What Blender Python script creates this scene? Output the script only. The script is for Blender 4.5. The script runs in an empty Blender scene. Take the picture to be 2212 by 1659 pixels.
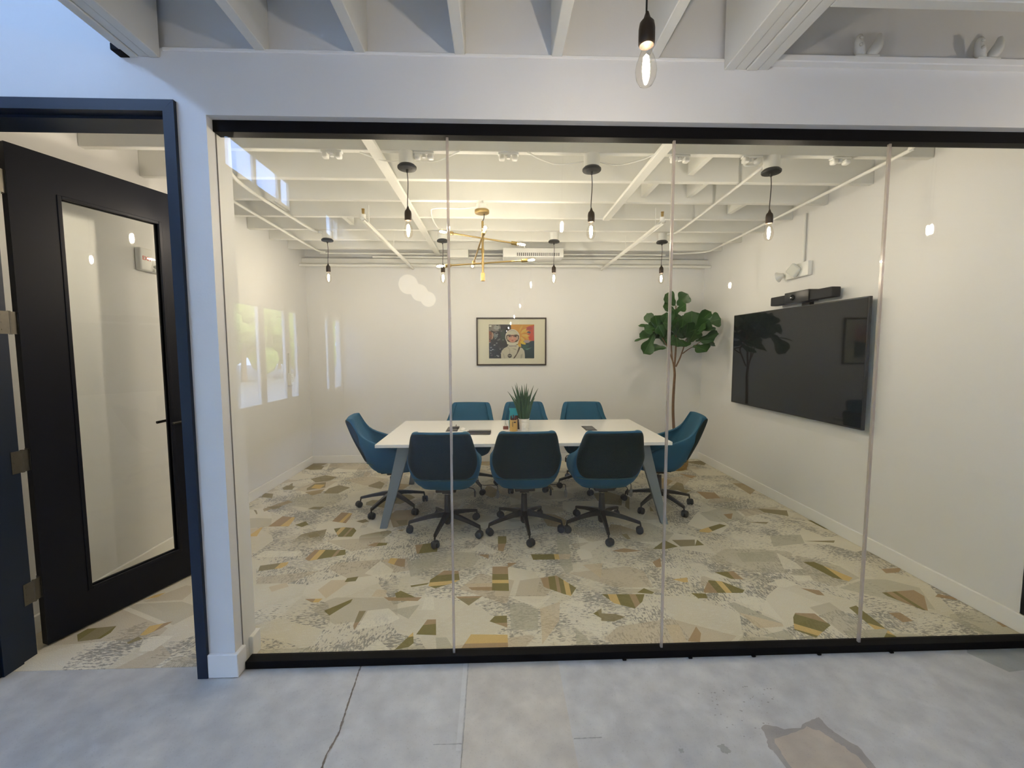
import bpy, bmesh, math, random
from mathutils import Vector, Matrix
C = bpy.context.scene.collection
SC = bpy.context.scene
random.seed(7)
PI = math.pi
# ---------------------------------------------------------------- camera
R2 = Vector((0.99939858, -0.03458705, -0.00249245))
U2 = Vector((0.00516817, 0.07748969, 0.99697976))
F = Vector((0.03428945, 0.99639304, -0.07762184))
cam = bpy.data.cameras.new('camera'); camo = bpy.data.objects.new('camera', cam); C.objects.link(camo)
cam.sensor_width = 36.0; cam.sensor_fit = 'HORIZONTAL'; cam.lens = 936.78 / 2212 * 36.0
cam.clip_start = 0.02; cam.clip_end = 300
camo.matrix_world = Matrix(((R2.x, U2.x, -F.x, 0), (R2.y, U2.y, -F.y, -2.0763), (R2.z, U2.z, -F.z, 1.55), (0, 0, 0, 1)))
SC.camera = camo
# ---------------------------------------------------------------- colour management, sky, sun
SC.view_settings.view_transform = 'Standard'; SC.view_settings.look = 'None'
SC.view_settings.gamma = 1.0; SC.view_settings.use_curve_mapping = False
SC.view_settings.exposure = 0.06
SC.cycles.sample_clamp_indirect = 40.0      # keeps the bright sky bright where the glass mirrors it
BULB_W = 940.0        # radiance of the glowing filaments
GLOBE_W = 4.5
SKY_W = 26.0
w = bpy.data.worlds.new('sky'); SC.world = w; w.use_nodes = True
nt = w.node_tree; nt.nodes.clear()
out = nt.nodes.new('ShaderNodeOutputWorld'); bg = nt.nodes.new('ShaderNodeBackground')
tc = nt.nodes.new('ShaderNodeTexCoord'); no = nt.nodes.new('ShaderNodeTexNoise'); rp = nt.nodes.new('ShaderNodeValToRGB')
no.inputs['Scale'].default_value = 3.0; no.inputs['Detail'].default_value = 4
rp.color_ramp.elements[0].position = 0.45; rp.color_ramp.elements[0].color = (0.23, 0.42, 0.90, 1)
rp.color_ramp.elements[1].position = 0.75; rp.color_ramp.elements[1].color = (0.60, 0.75, 1.0, 1)
nt.links.new(tc.outputs['Generated'], no.inputs['Vector']); nt.links.new(no.outputs['Fac'], rp.inputs['Fac'])
nt.links.new(rp.outputs['Color'], bg.inputs['Color']); bg.inputs['Strength'].default_value = SKY_W
nt.links.new(bg.outputs[0], out.inputs[0])
sl = bpy.data.lights.new('sun', 'SUN'); sl.energy = 32.0; sl.angle = 0.01; sl.color = (1, .93, .8)
so = bpy.data.objects.new('sun', sl); C.objects.link(so)
so.rotation_euler = (0, math.radians(55), math.radians(20))      # shines from the east side of the building towards the trees

# ---------------------------------------------------------------- materials
def mat(name, col, rough=0.6, metal=0.0, spec=0.5, emit=None, estr=0.0, noise=0.0, nscale=20.0, bump=0.0, bscale=200.0, sheen=0.0, coat=0.0):
    m = bpy.data.materials.new(name); m.use_nodes = True
    n = m.node_tree; b = n.nodes['Principled BSDF']
    b.inputs['Base Color'].default_value = (*col, 1); b.inputs['Roughness'].default_value = rough
    b.inputs['Metallic'].default_value = metal; b.inputs['Specular IOR Level'].default_value = spec
    if sheen:
        b.inputs['Sheen Weight'].default_value = sheen; b.inputs['Sheen Roughness'].default_value = 0.35
        b.inputs['Sheen Tint'].default_value = (*[min(1, c * 3 + .15) for c in col], 1)
    if coat: b.inputs['Coat Weight'].default_value = coat
    if emit:
        b.inputs['Emission Color'].default_value = (*emit, 1); b.inputs['Emission Strength'].default_value = estr
    tcn = n.nodes.new('ShaderNodeTexCoord')
    if noise:
        x = n.nodes.new('ShaderNodeTexNoise'); x.inputs['Scale'].default_value = nscale; x.inputs['Detail'].default_value = 5
        mx = n.nodes.new('ShaderNodeMix'); mx.data_type = 'RGBA'
        mx.inputs['A'].default_value = (*[c * (1 - noise) for c in col], 1); mx.inputs['B'].default_value = (*[min(1, c * (1 + noise)) for c in col], 1)
        n.links.new(tcn.outputs['Object'], x.inputs['Vector']); n.links.new(x.outputs['Fac'], mx.inputs['Factor'])
        n.links.new(mx.outputs['Result'], b.inputs['Base Color'])
    if bump:
        x = n.nodes.new('ShaderNodeTexNoise'); x.inputs['Scale'].default_value = bscale; x.inputs['Detail'].default_value = 3
        bp = n.nodes.new('ShaderNodeBump'); bp.inputs['Strength'].default_value = bump; bp.inputs['Distance'].default_value = 0.002
        n.links.new(tcn.outputs['Object'], x.inputs['Vector']); n.links.new(x.outputs['Fac'], bp.inputs['Height']); n.links.new(bp.outputs[0], b.inputs['Normal'])
    return m

def glassmat(name, tint, base=0.04, rough=0.0, haze=0.0, hcol=(.8, .8, .8)):
    m = bpy.data.materials.new(name); m.use_nodes = True
    n = m.node_tree; n.nodes.clear(); N = n.nodes.new; L = n.links.new
    o = N('ShaderNodeOutputMaterial'); t = N('ShaderNodeBsdfTransparent'); g = N('ShaderNodeBsdfGlossy'); lw = N('ShaderNodeLayerWeight')
    t.inputs[0].default_value = (*tint, 1); g.inputs['Roughness'].default_value = rough; lw.inputs['Blend'].default_value = 0.5
    p = N('ShaderNodeMath'); p.operation = 'POWER'; p.inputs[1].default_value = 5
    ma = N('ShaderNodeMath'); ma.operation = 'MULTIPLY_ADD'; ma.inputs[1].default_value = 1 - base; ma.inputs[2].default_value = base
    mx = N('ShaderNodeMixShader')
    L(lw.outputs['Facing'], p.inputs[0]); L(p.outputs[0], ma.inputs[0]); L(ma.outputs[0], mx.inputs[0])
    L(t.outputs[0], mx.inputs[1]); L(g.outputs[0], mx.inputs[2])
    last = mx
    if haze:
        d = N('ShaderNodeBsdfDiffuse'); d.inputs[0].default_value = (*hcol, 1); m2 = N('ShaderNodeMixShader'); m2.inputs[0].default_value = haze
        L(mx.outputs[0], m2.inputs[1]); L(d.outputs[0], m2.inputs[2]); last = m2
    L(last.outputs[0], o.inputs[0])
    return m

M = {}
M['wall'] = mat('white_wall_paint', (.775, .775, .765), .55, bump=.15, bscale=90, noise=.012, nscale=2)
M['ceil'] = mat('white_painted_wood', (.76, .76, .72), .6, bump=.3, bscale=40, noise=.04, nscale=6)
M['trim'] = mat('white_trim_paint', (.88, .88, .86), .3)
M['conduit'] = mat('white_painted_conduit', (.78, .78, .74), .45)
M['black_metal'] = mat('black_anodised_channel', (.004, .004, .005), .6, spec=.12)
M['navy'] = mat('navy_painted_frame', (.007, .016, .036), .42, spec=.35)
M['door_black'] = mat('black_painted_door', (.004, .0055, .011), .42, spec=.22)
M['hinge'] = mat('dark_bronze_hinge', (.14, .13, .11), .42, metal=.9, noise=.15, nscale=60)
M['glass'] = glassmat('clear_glass', (.985, .995, .985), base=.024)
M['bulbglass'] = glassmat('bulb_glass', (.98, .96, .92))
M['seal'] = glassmat('clear_joint_seal', (.85, .80, .78), rough=.15, base=.10, haze=.35, hcol=(.75, .68, .62))
M['lamp_black'] = mat('black_lamp_metal', (.018, .018, .018), .5)
M['bronze'] = mat('dark_bronze_socket', (.045, .032, .024), .4, metal=.6)
M['brass'] = mat('brushed_brass', (.50, .36, .15), .34, metal=1.0)
M['filament'] = mat('glowing_filament', (1, .8, .5), .5, emit=(1, .87, .70), estr=BULB_W)
M['small_filament'] = mat('glowing_small_filament', (1, .8, .5), .5, emit=(1, .87, .70), estr=BULB_W * .52)
M['globe'] = mat('opal_globe', (.9, .88, .8), .4, emit=(1, .92, .76), estr=GLOBE_W)
M['velvet'] = mat('teal_velvet', (.003, .075, .145), .75, sheen=.28, noise=.22, nscale=7)
M['chair_back'] = mat('dark_green_upholstery', (.0012, .0095, .0078), .65, noise=.1, nscale=10, spec=.25)
M['piping'] = mat('pale_green_piping', (.03, .085, .08), .6)
M['chair_metal'] = mat('black_chair_metal', (.014, .011, .010), .4, coat=.2)
M['castor'] = mat('charcoal_castor_plastic', (.028, .030, .034), .55)
M['steel'] = mat('bright_steel', (.6, .6, .6), .25, metal=1)
M['tabletop'] = mat('white_laminate', (.88, .87, .83), .22)
M['table_leg'] = mat('grey_painted_steel', (.20, .225, .23), .5)
M['screen'] = mat('black_screen', (.006, .007, .006), .04, spec=.42)
M['tv_black'] = mat('black_screen_bezel', (.01, .01, .01), .35)
M['barmat'] = mat('black_speaker_cloth', (.012, .012, .013), .7)
M['pic_frame'] = mat('dark_brown_frame', (.030, .016, .010), .45, noise=.3, nscale=30)
M['matboard'] = mat('cream_matboard', (.80, .76, .64), .8)
M['leaf'] = mat('dark_green_fig_leaf', (.022, .070, .012), .45, noise=.45, nscale=5)
M['leaf_vein'] = mat('pale_leaf_vein', (.10, .22, .05), .5)
M['bark'] = mat('brown_fig_bark', (.17, .10, .055), .85, noise=.4, nscale=40)
M['straw'] = mat('golden_straw', (.42, .27, .08), .8, noise=.5, nscale=60, bump=.8, bscale=120)
M['soil'] = mat('dark_soil', (.03, .02, .015), .95)
M['aloe'] = mat('aloe_green', (.035, .085, .035), .5, noise=.35, nscale=25)
M['bucket'] = mat('galvanised_bucket', (.78, .79, .78), .3, metal=.55, noise=.15, nscale=40)
M['gold'] = mat('gold_pencil_cup', (.62, .40, .13), .35, metal=.6)
M['redpen'] = mat('dark_red_plastic', (.10, .015, .012), .4)
M['cyan'] = mat('turquoise_plastic', (.02, .30, .38), .4)
M['darkcup'] = mat('dark_brown_cup', (.04, .02, .015), .5)
M['redblock'] = mat('red_wooden_block', (.22, .07, .045), .6)
M['dark_plastic'] = mat('dark_brown_plastic', (.035, .024, .020), .4)
M['grey_plastic'] = mat('grey_plastic', (.10, .10, .10), .45)
M['white_plastic'] = mat('white_plastic', (.80, .80, .77), .35)
M['lens'] = mat('clear_faceted_lens', (.75, .77, .74), .12, metal=.35)
M['redtext'] = mat('red_lettering', (.75, .06, .05), .4)
M['rubber'] = mat('grey_rubber_gasket', (.22, .21, .20), .7)
M['tree_green'] = mat('outdoor_foliage', (.24, .31, .05), .9, noise=.6, nscale=2.5)
M['asphalt'] = mat('outdoor_paving', (.28, .28, .28), .9, noise=.15, nscale=1.5)
M['tag'] = glassmat('clear_plastic_tag', (.8, .8, .82), rough=.2, base=.1, haze=.15)

def attr_mix(m, baseout, n):
    """patch colours come from the colour attribute 'patch' (alpha = how much it covers the base pattern)"""
    at = n.nodes.new('ShaderNodeAttribute'); at.attribute_name = 'patch'
    mx = n.nodes.new('ShaderNodeMix'); mx.data_type = 'RGBA'
    n.links.new(at.outputs['Alpha'], mx.inputs['Factor']); n.links.new(baseout, mx.inputs['A']); n.links.new(at.outputs['Color'], mx.inputs['B'])
    return mx.outputs['Result']

def carpet_mat():
    m = bpy.data.materials.new('patterned_carpet'); m.use_nodes = True
    n = m.node_tree; b = n.nodes['Principled BSDF']; N = n.nodes.new; L = n.links.new
    b.inputs['Roughness'].default_value = .95; b.inputs['Specular IOR Level'].default_value = .1
    tc = N('ShaderNodeTexCoord'); P = tc.outputs['Object']
    def vor(scale, feat='F1', vec=P, rnd=1.0):
        v = N('ShaderNodeTexVoronoi'); v.inputs['Scale'].default_value = scale; v.feature = feat; v.inputs['Randomness'].default_value = rnd
        L(vec, v.inputs['Vector']); return v
    def mapp(sx, sy, rz=0):
        q = N('ShaderNodeMapping'); q.inputs['Scale'].default_value = (sx, sy, 1); q.inputs['Rotation'].default_value = (0, 0, rz); L(P, q.inputs['Vector']); return q.outputs[0]
    def noise(scale, det, vec=P):
        x = N('ShaderNodeTexNoise'); x.inputs['Scale'].default_value = scale; x.inputs['Detail'].default_value = det; x.inputs['Roughness'].default_value = .65
        L(vec, x.inputs['Vector']); return x.outputs['Fac']
    def step(a, lo, hi):
        r = N('ShaderNodeMapRange'); r.interpolation_type = 'SMOOTHSTEP'; r.inputs['From Min'].default_value = lo; r.inputs['From Max'].default_value = hi; L(a, r.inputs['Value']); return r.outputs['Result']
    def math_(op, a, bb):
        x = N('ShaderNodeMath'); x.operation = op
        for i, q in enumerate((a, bb)):
            if isinstance(q, (int, float)): x.inputs[i].default_value = q
            else: L(q, x.inputs[i])
        return x.outputs[0]
    def mix(f, a, bb):
        x = N('ShaderNodeMix'); x.data_type = 'RGBA'
        if isinstance(f, (int, float)): x.inputs['Factor'].default_value = f
        else: L(f, x.inputs['Factor'])
        for k, q in (('A', a), ('B', bb)):
            if isinstance(q, tuple): x.inputs[k].default_value = (*q, 1)
            else: L(q, x.inputs[k])
        return x.outputs['Result']
    vc = vor(3.1); sep = N('ShaderNodeSeparateColor'); L(vc.outputs['Color'], sep.inputs[0]); r1, r2, r3 = sep.outputs
    base = mix(r1, (.725, .675, .525), (.825, .78, .64))
    base = mix(math_('MULTIPLY', step(noise(1.3, 2), .45, .65), .35), base, (.60, .55, .42))
    # worn dashes, running one way or the other from patch to patch
    dashx = noise(1, 7, mapp(34, 88)); dashy = noise(1, 7, mapp(88, 30, .08))
    dsel = mix(step(r2, .48, .52), dashx, dashy)
    amp = step(noise(3.1, 4), .36, .64)
    dash = step(math_('ADD', dsel, math_('MULTIPLY', amp, .15)), .565, .635)
    worn = math_('MULTIPLY', dash, step(noise(1.9, 3), .34, .46))
    worn = math_('MULTIPLY', worn, step(r3, .25, .4))
    base = mix(math_('MULTIPLY', worn, .78), base, (.24, .23, .20))
    pale = math_('MULTIPLY', step(noise(1, 5, mapp(20, 120)), .54, .6), .5)
    base = mix(pale, base, (.82, .80, .70))
    # small soft coloured cells
    v2 = vor(2.3, vec=mapp(1.0, 1.5, .4)); s2 = N('ShaderNodeSeparateColor'); L(v2.outputs['Color'], s2.inputs[0])
    e2 = vor(2.3, 'DISTANCE_TO_EDGE', vec=mapp(1.0, 1.5, .4))
    inside = step(e2.outputs['Distance'], .03, .034)
    tan = mix(s2.outputs[1], (.56, .46, .31), (.50, .48, .36))
    base = mix(math_('MULTIPLY', math_('MULTIPLY', inside, math_('GREATER_THAN', s2.outputs[0], .70)), .55), base, tan)
    v3 = vor(3.4, vec=mapp(1.3, .9, -.3)); s3 = N('ShaderNodeSeparateColor'); L(v3.outputs['Color'], s3.inputs[0])
    e3 = vor(3.4, 'DISTANCE_TO_EDGE', vec=mapp(1.3, .9, -.3))
    far = N('ShaderNodeSeparateXYZ'); L(P, far.inputs[0])
    deep = step(far.outputs['Y'], 1.3, 1.6)
    olive = mix(math_('GREATER_THAN', s3.outputs[1], .5), (.27, .22, .10), (.40, .30, .15))
    k = math_('MULTIPLY', math_('MULTIPLY', step(e3.outputs['Distance'], .07, .075), math_('GREATER_THAN', s3.outputs[0], .86)), deep)
    base = mix(math_('MULTIPLY', k, .8), base, olive)
    res = attr_mix(m, base, n)
    fleck = noise(260, 2); mul = N('ShaderNodeMix'); mul.data_type = 'RGBA'; mul.blend_type = 'MULTIPLY'; mul.inputs['Factor'].default_value = 1
    r = N('ShaderNodeMapRange'); r.inputs['From Min'].default_value = .25; r.inputs['From Max'].default_value = .75; r.inputs['To Min'].default_value = .80; r.inputs['To Max'].default_value = 1.14
    L(fleck, r.inputs['Value']); L(res, mul.inputs['A']); L(r.outputs[0], mul.inputs['B'])
    L(mul.outputs['Result'], b.inputs['Base Color'])
    bp = N('ShaderNodeBump'); bp.inputs['Strength'].default_value = .5; bp.inputs['Distance'].default_value = .003; L(fleck, bp.inputs['Height']); L(bp.outputs[0], b.inputs['Normal'])
    return m

def concrete_mat():
    m = bpy.data.materials.new('polished_concrete'); m.use_nodes = True
    n = m.node_tree; b = n.nodes['Principled BSDF']; N = n.nodes.new; L = n.links.new
    tc = N('ShaderNodeTexCoord'); P = tc.outputs['Object']
    def noise(scale, det, dist=0):
        x = N('ShaderNodeTexNoise'); x.inputs['Scale'].default_value = scale; x.inputs['Detail'].default_value = det; x.inputs['Distortion'].default_value = dist; L(P, x.inputs['Vector']); return x.outputs['Fac']
    def ramp(f, a, bb, ca, cb):
        r = N('ShaderNodeValToRGB'); r.color_ramp.elements[0].position = a; r.color_ramp.elements[1].position = bb
        r.color_ramp.elements[0].color = (*ca, 1); r.color_ramp.elements[1].color = (*cb, 1); L(f, r.inputs[0]); return r.outputs[0]
    def mult(a, c):
        x = N('ShaderNodeMix'); x.data_type = 'RGBA'; x.blend_type = 'MULTIPLY'; x.inputs['Factor'].default_value = 1; L(a, x.inputs['A']); L(c, x.inputs['B']); return x.outputs['Result']
    c = ramp(noise(1.6, 6, .6), .3, .7, (.53, .545, .55), (.64, .645, .63))
    c = mult(c, ramp(noise(9, 8), .35, .7, (.86, .86, .87), (1.07, 1.07, 1.06)))
    c = mult(c, ramp(noise(3.2, 7, 1.5), .60, .72, (1, 1, 1), (1.10, 1.10, 1.11)))
    c = mult(c, ramp(noise(140, 3), .22, .40, (.80, .80, .80), (1, 1, 1)))
    at = N('ShaderNodeAttribute'); at.attribute_name = 'patch'
    c = mult(c, at.outputs['Color'])
    L(c, b.inputs['Base Color'])
    L(ramp(noise(5, 5), .3, .7, (.30, .30, .30), (.48, .48, .48)), b.inputs['Roughness'])
    bp = N('ShaderNodeBump'); bp.inputs['Strength'].default_value = .12; bp.inputs['Distance'].default_value = .004; L(noise(30, 6), bp.inputs['Height']); L(bp.outputs[0], b.inputs['Normal'])
    return m
M['carpet'] = carpet_mat(); M['concrete'] = concrete_mat()
def print_mat():
    m = bpy.data.materials.new('printed_colours'); m.use_nodes = True; n = m.node_tree; b = n.nodes['Principled BSDF']
    at = n.nodes.new('ShaderNodeAttribute'); at.attribute_name = 'patch'; n.links.new(at.outputs['Color'], b.inputs['Base Color']); b.inputs['Roughness'].default_value = .6
    return m
M['print'] = print_mat()

# ---------------------------------------------------------------- mesh helpers
def box(bm, x0, x1, y0, y1, z0, z1, bev=0.0, seg=2):
    vs = [bm.verts.new((x, y, z)) for x in (x0, x1) for y in (y0, y1) for z in (z0, z1)]
    fs = [(0, 1, 3, 2), (4, 6, 7, 5), (0, 4, 5, 1), (2, 3, 7, 6), (0, 2, 6, 4), (1, 5, 7, 3)]
    ff = [bm.faces.new([vs[i] for i in f]) for f in fs]
    if bev:
        es = list({e for f in ff for e in f.edges}); bmesh.ops.bevel(bm, geom=es, offset=bev, segments=seg, affect='EDGES', profile=.5)
    return vs
def obox(bm, M4, sx, sy, sz, bev=0.0):
    """box centred on a matrix"""
    b2 = bmesh.new(); box(b2, -sx / 2, sx / 2, -sy / 2, sy / 2, -sz / 2, sz / 2, bev); b2.transform(M4)
    me = bpy.data.meshes.new('t'); b2.to_mesh(me); b2.free(); bm.from_mesh(me); bpy.data.meshes.remove(me)
def tube(bm, pts, r, seg=10, cap=True):
    pts = [Vector(p) for p in pts]; rs = r if isinstance(r, (list, tuple)) else [r] * len(pts)
    rings = []; up = None
    for i, p in enumerate(pts):
        t = (pts[min(i + 1, len(pts) - 1)] - pts[max(i - 1, 0)]).normalized()
        if up is None: up = Vector((0, 0, 1)) if abs(t.z) < .9 else Vector((1, 0, 0))
        s = t.cross(up).normalized(); up = s.cross(t).normalized()
        rings.append([bm.verts.new(p + (s * math.cos(a) + up * math.sin(a)) * rs[i]) for a in [2 * PI * k / seg for k in range(seg)]])
    for a, b in zip(rings, rings[1:]):
        for k in range(seg): bm.faces.new((a[k], a[(k + 1) % seg], b[(k + 1) % seg], b[k]))
    if cap:
        bm.faces.new(rings[0][::-1]); bm.faces.new(rings[-1])
def lathe(bm, prof, c=(0, 0, 0), seg=24, axis=None):
    """prof = [(r, h)...]; axis = direction of h"""
    c = Vector(c); q = Vector((0, 0, 1)).rotation_difference(Vector(axis).normalized()) if axis else None
    rings = []
    for r, h in prof:
        ring = []
        for k in range(seg if r > 1e-6 else 1):
            a = 2 * PI * k / seg; v = Vector((r * math.cos(a), r * math.sin(a), h))
            if q: v = q @ v
            ring.append(bm.verts.new(c + v))
        rings.append(ring)
    for a, b in zip(rings, rings[1:]):
        if len(a) == 1 and len(b) == 1: continue
        for k in range(seg):
            k2 = (k + 1) % seg
            if len(a) == 1: bm.faces.new((a[0], b[k2], b[k]))
            elif len(b) == 1: bm.faces.new((a[k], a[k2], b[0]))
            else: bm.faces.new((a[k], a[k2], b[k2], b[k]))
    for ring, rev in ((rings[0], True), (rings[-1], False)):
        if len(ring) > 1: bm.faces.new(ring[::-1] if rev else ring)
def prism(bm, poly, z0, z1):
    a = [bm.verts.new((x, y, z0)) for x, y in poly]; b = [bm.verts.new((x, y, z1)) for x, y in poly]; n = len(poly)
    bm.faces.new(a[::-1]); bm.faces.new(b)
    for k in range(n): bm.faces.new((a[k], a[(k + 1) % n], b[(k + 1) % n], b[k]))
def smoothpath(pts, n=6):
    P = [Vector(p) for p in pts]; P = [P[0]] + P + [P[-1]]; o = []
    for i in range(1, len(P) - 2):
        for k in range(n):
            t = k / n; a, b, c, d = P[i - 1:i + 3]
            o.append(.5 * ((2 * b) + (c - a) * t + (2 * a - 5 * b + 4 * c - d) * t * t + (3 * b - 3 * c + d - a) * t ** 3))
    return o + [P[-2]]
def obj(name, bm, m, parent=None, smooth=False, subsurf=0):
    bmesh.ops.recalc_face_normals(bm, faces=bm.faces)
    me = bpy.data.meshes.new(name); bm.to_mesh(me); bm.free()
    for q in (m if isinstance(m, list) else [m]): me.materials.append(M[q])
    if smooth:
        me.polygons.foreach_set('use_smooth', [True] * len(me.polygons))
        if smooth != 'all': me.set_sharp_from_angle(angle=math.radians(40))
    o = bpy.data.objects.new(name, me); C.objects.link(o)
    if parent: o.parent = parent
    if subsurf:
        s = o.modifiers.new('s', 'SUBSURF'); s.levels = subsurf; s.render_levels = subsurf
    return o
def thing(name, label, cat, loc=(0, 0, 0), rz=0.0, group=None):
    o = bpy.data.objects.new(name, None); C.objects.link(o); o.location = loc; o.rotation_euler = (0, 0, rz); o.empty_display_size = .1
    o['label'] = label; o['category'] = cat
    if group: o['group'] = group
    return o
def tag(o, label, cat, group=None):
    o['label'] = label; o['category'] = cat
    if group: o['group'] = group
    return o
def st(o, label=None, cat='structure'):
    o['kind'] = 'structure'
    if label: o['label'] = label; o['category'] = cat
    return o
def setempty(name, label, cat):
    o = thing(name, label, cat); o['kind'] = 'structure'; return o
def bmn(): return bmesh.new()
def bx(*a, **k):
    b = bmn(); box(b, *a, **k); return b
def copytree(o, parent=None):
    c = o.copy(); C.objects.link(c)
    if parent: c.parent = parent
    for ch in [x for x in bpy.data.objects if x.parent == o]: copytree(ch, c)
    return c
def clip(poly, nx, ny, c, keep):
    """part of a convex-ish polygon where sign*(p.n - c) >= 0"""
    o = []; n = len(poly)
    for i in range(n):
        p, q = poly[i], poly[(i + 1) % n]; a = keep * (p[0] * nx + p[1] * ny - c); b = keep * (q[0] * nx + q[1] * ny - c)
        if a >= 0: o.append(p)
        if a * b < 0:
            t = a / (a - b); o.append((p[0] + (q[0] - p[0]) * t, p[1] + (q[1] - p[1]) * t))
    return o
# ================================================================= THE SETTING
XL, XR, L = -2.552, 2.864, 3.911          # meeting room: left wall, right wall, back wall
DK = 3.12                                  # underside of the deck over the joists
YF, YB = -0.068, 0.105                     # outer and inner face of the front partition
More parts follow.
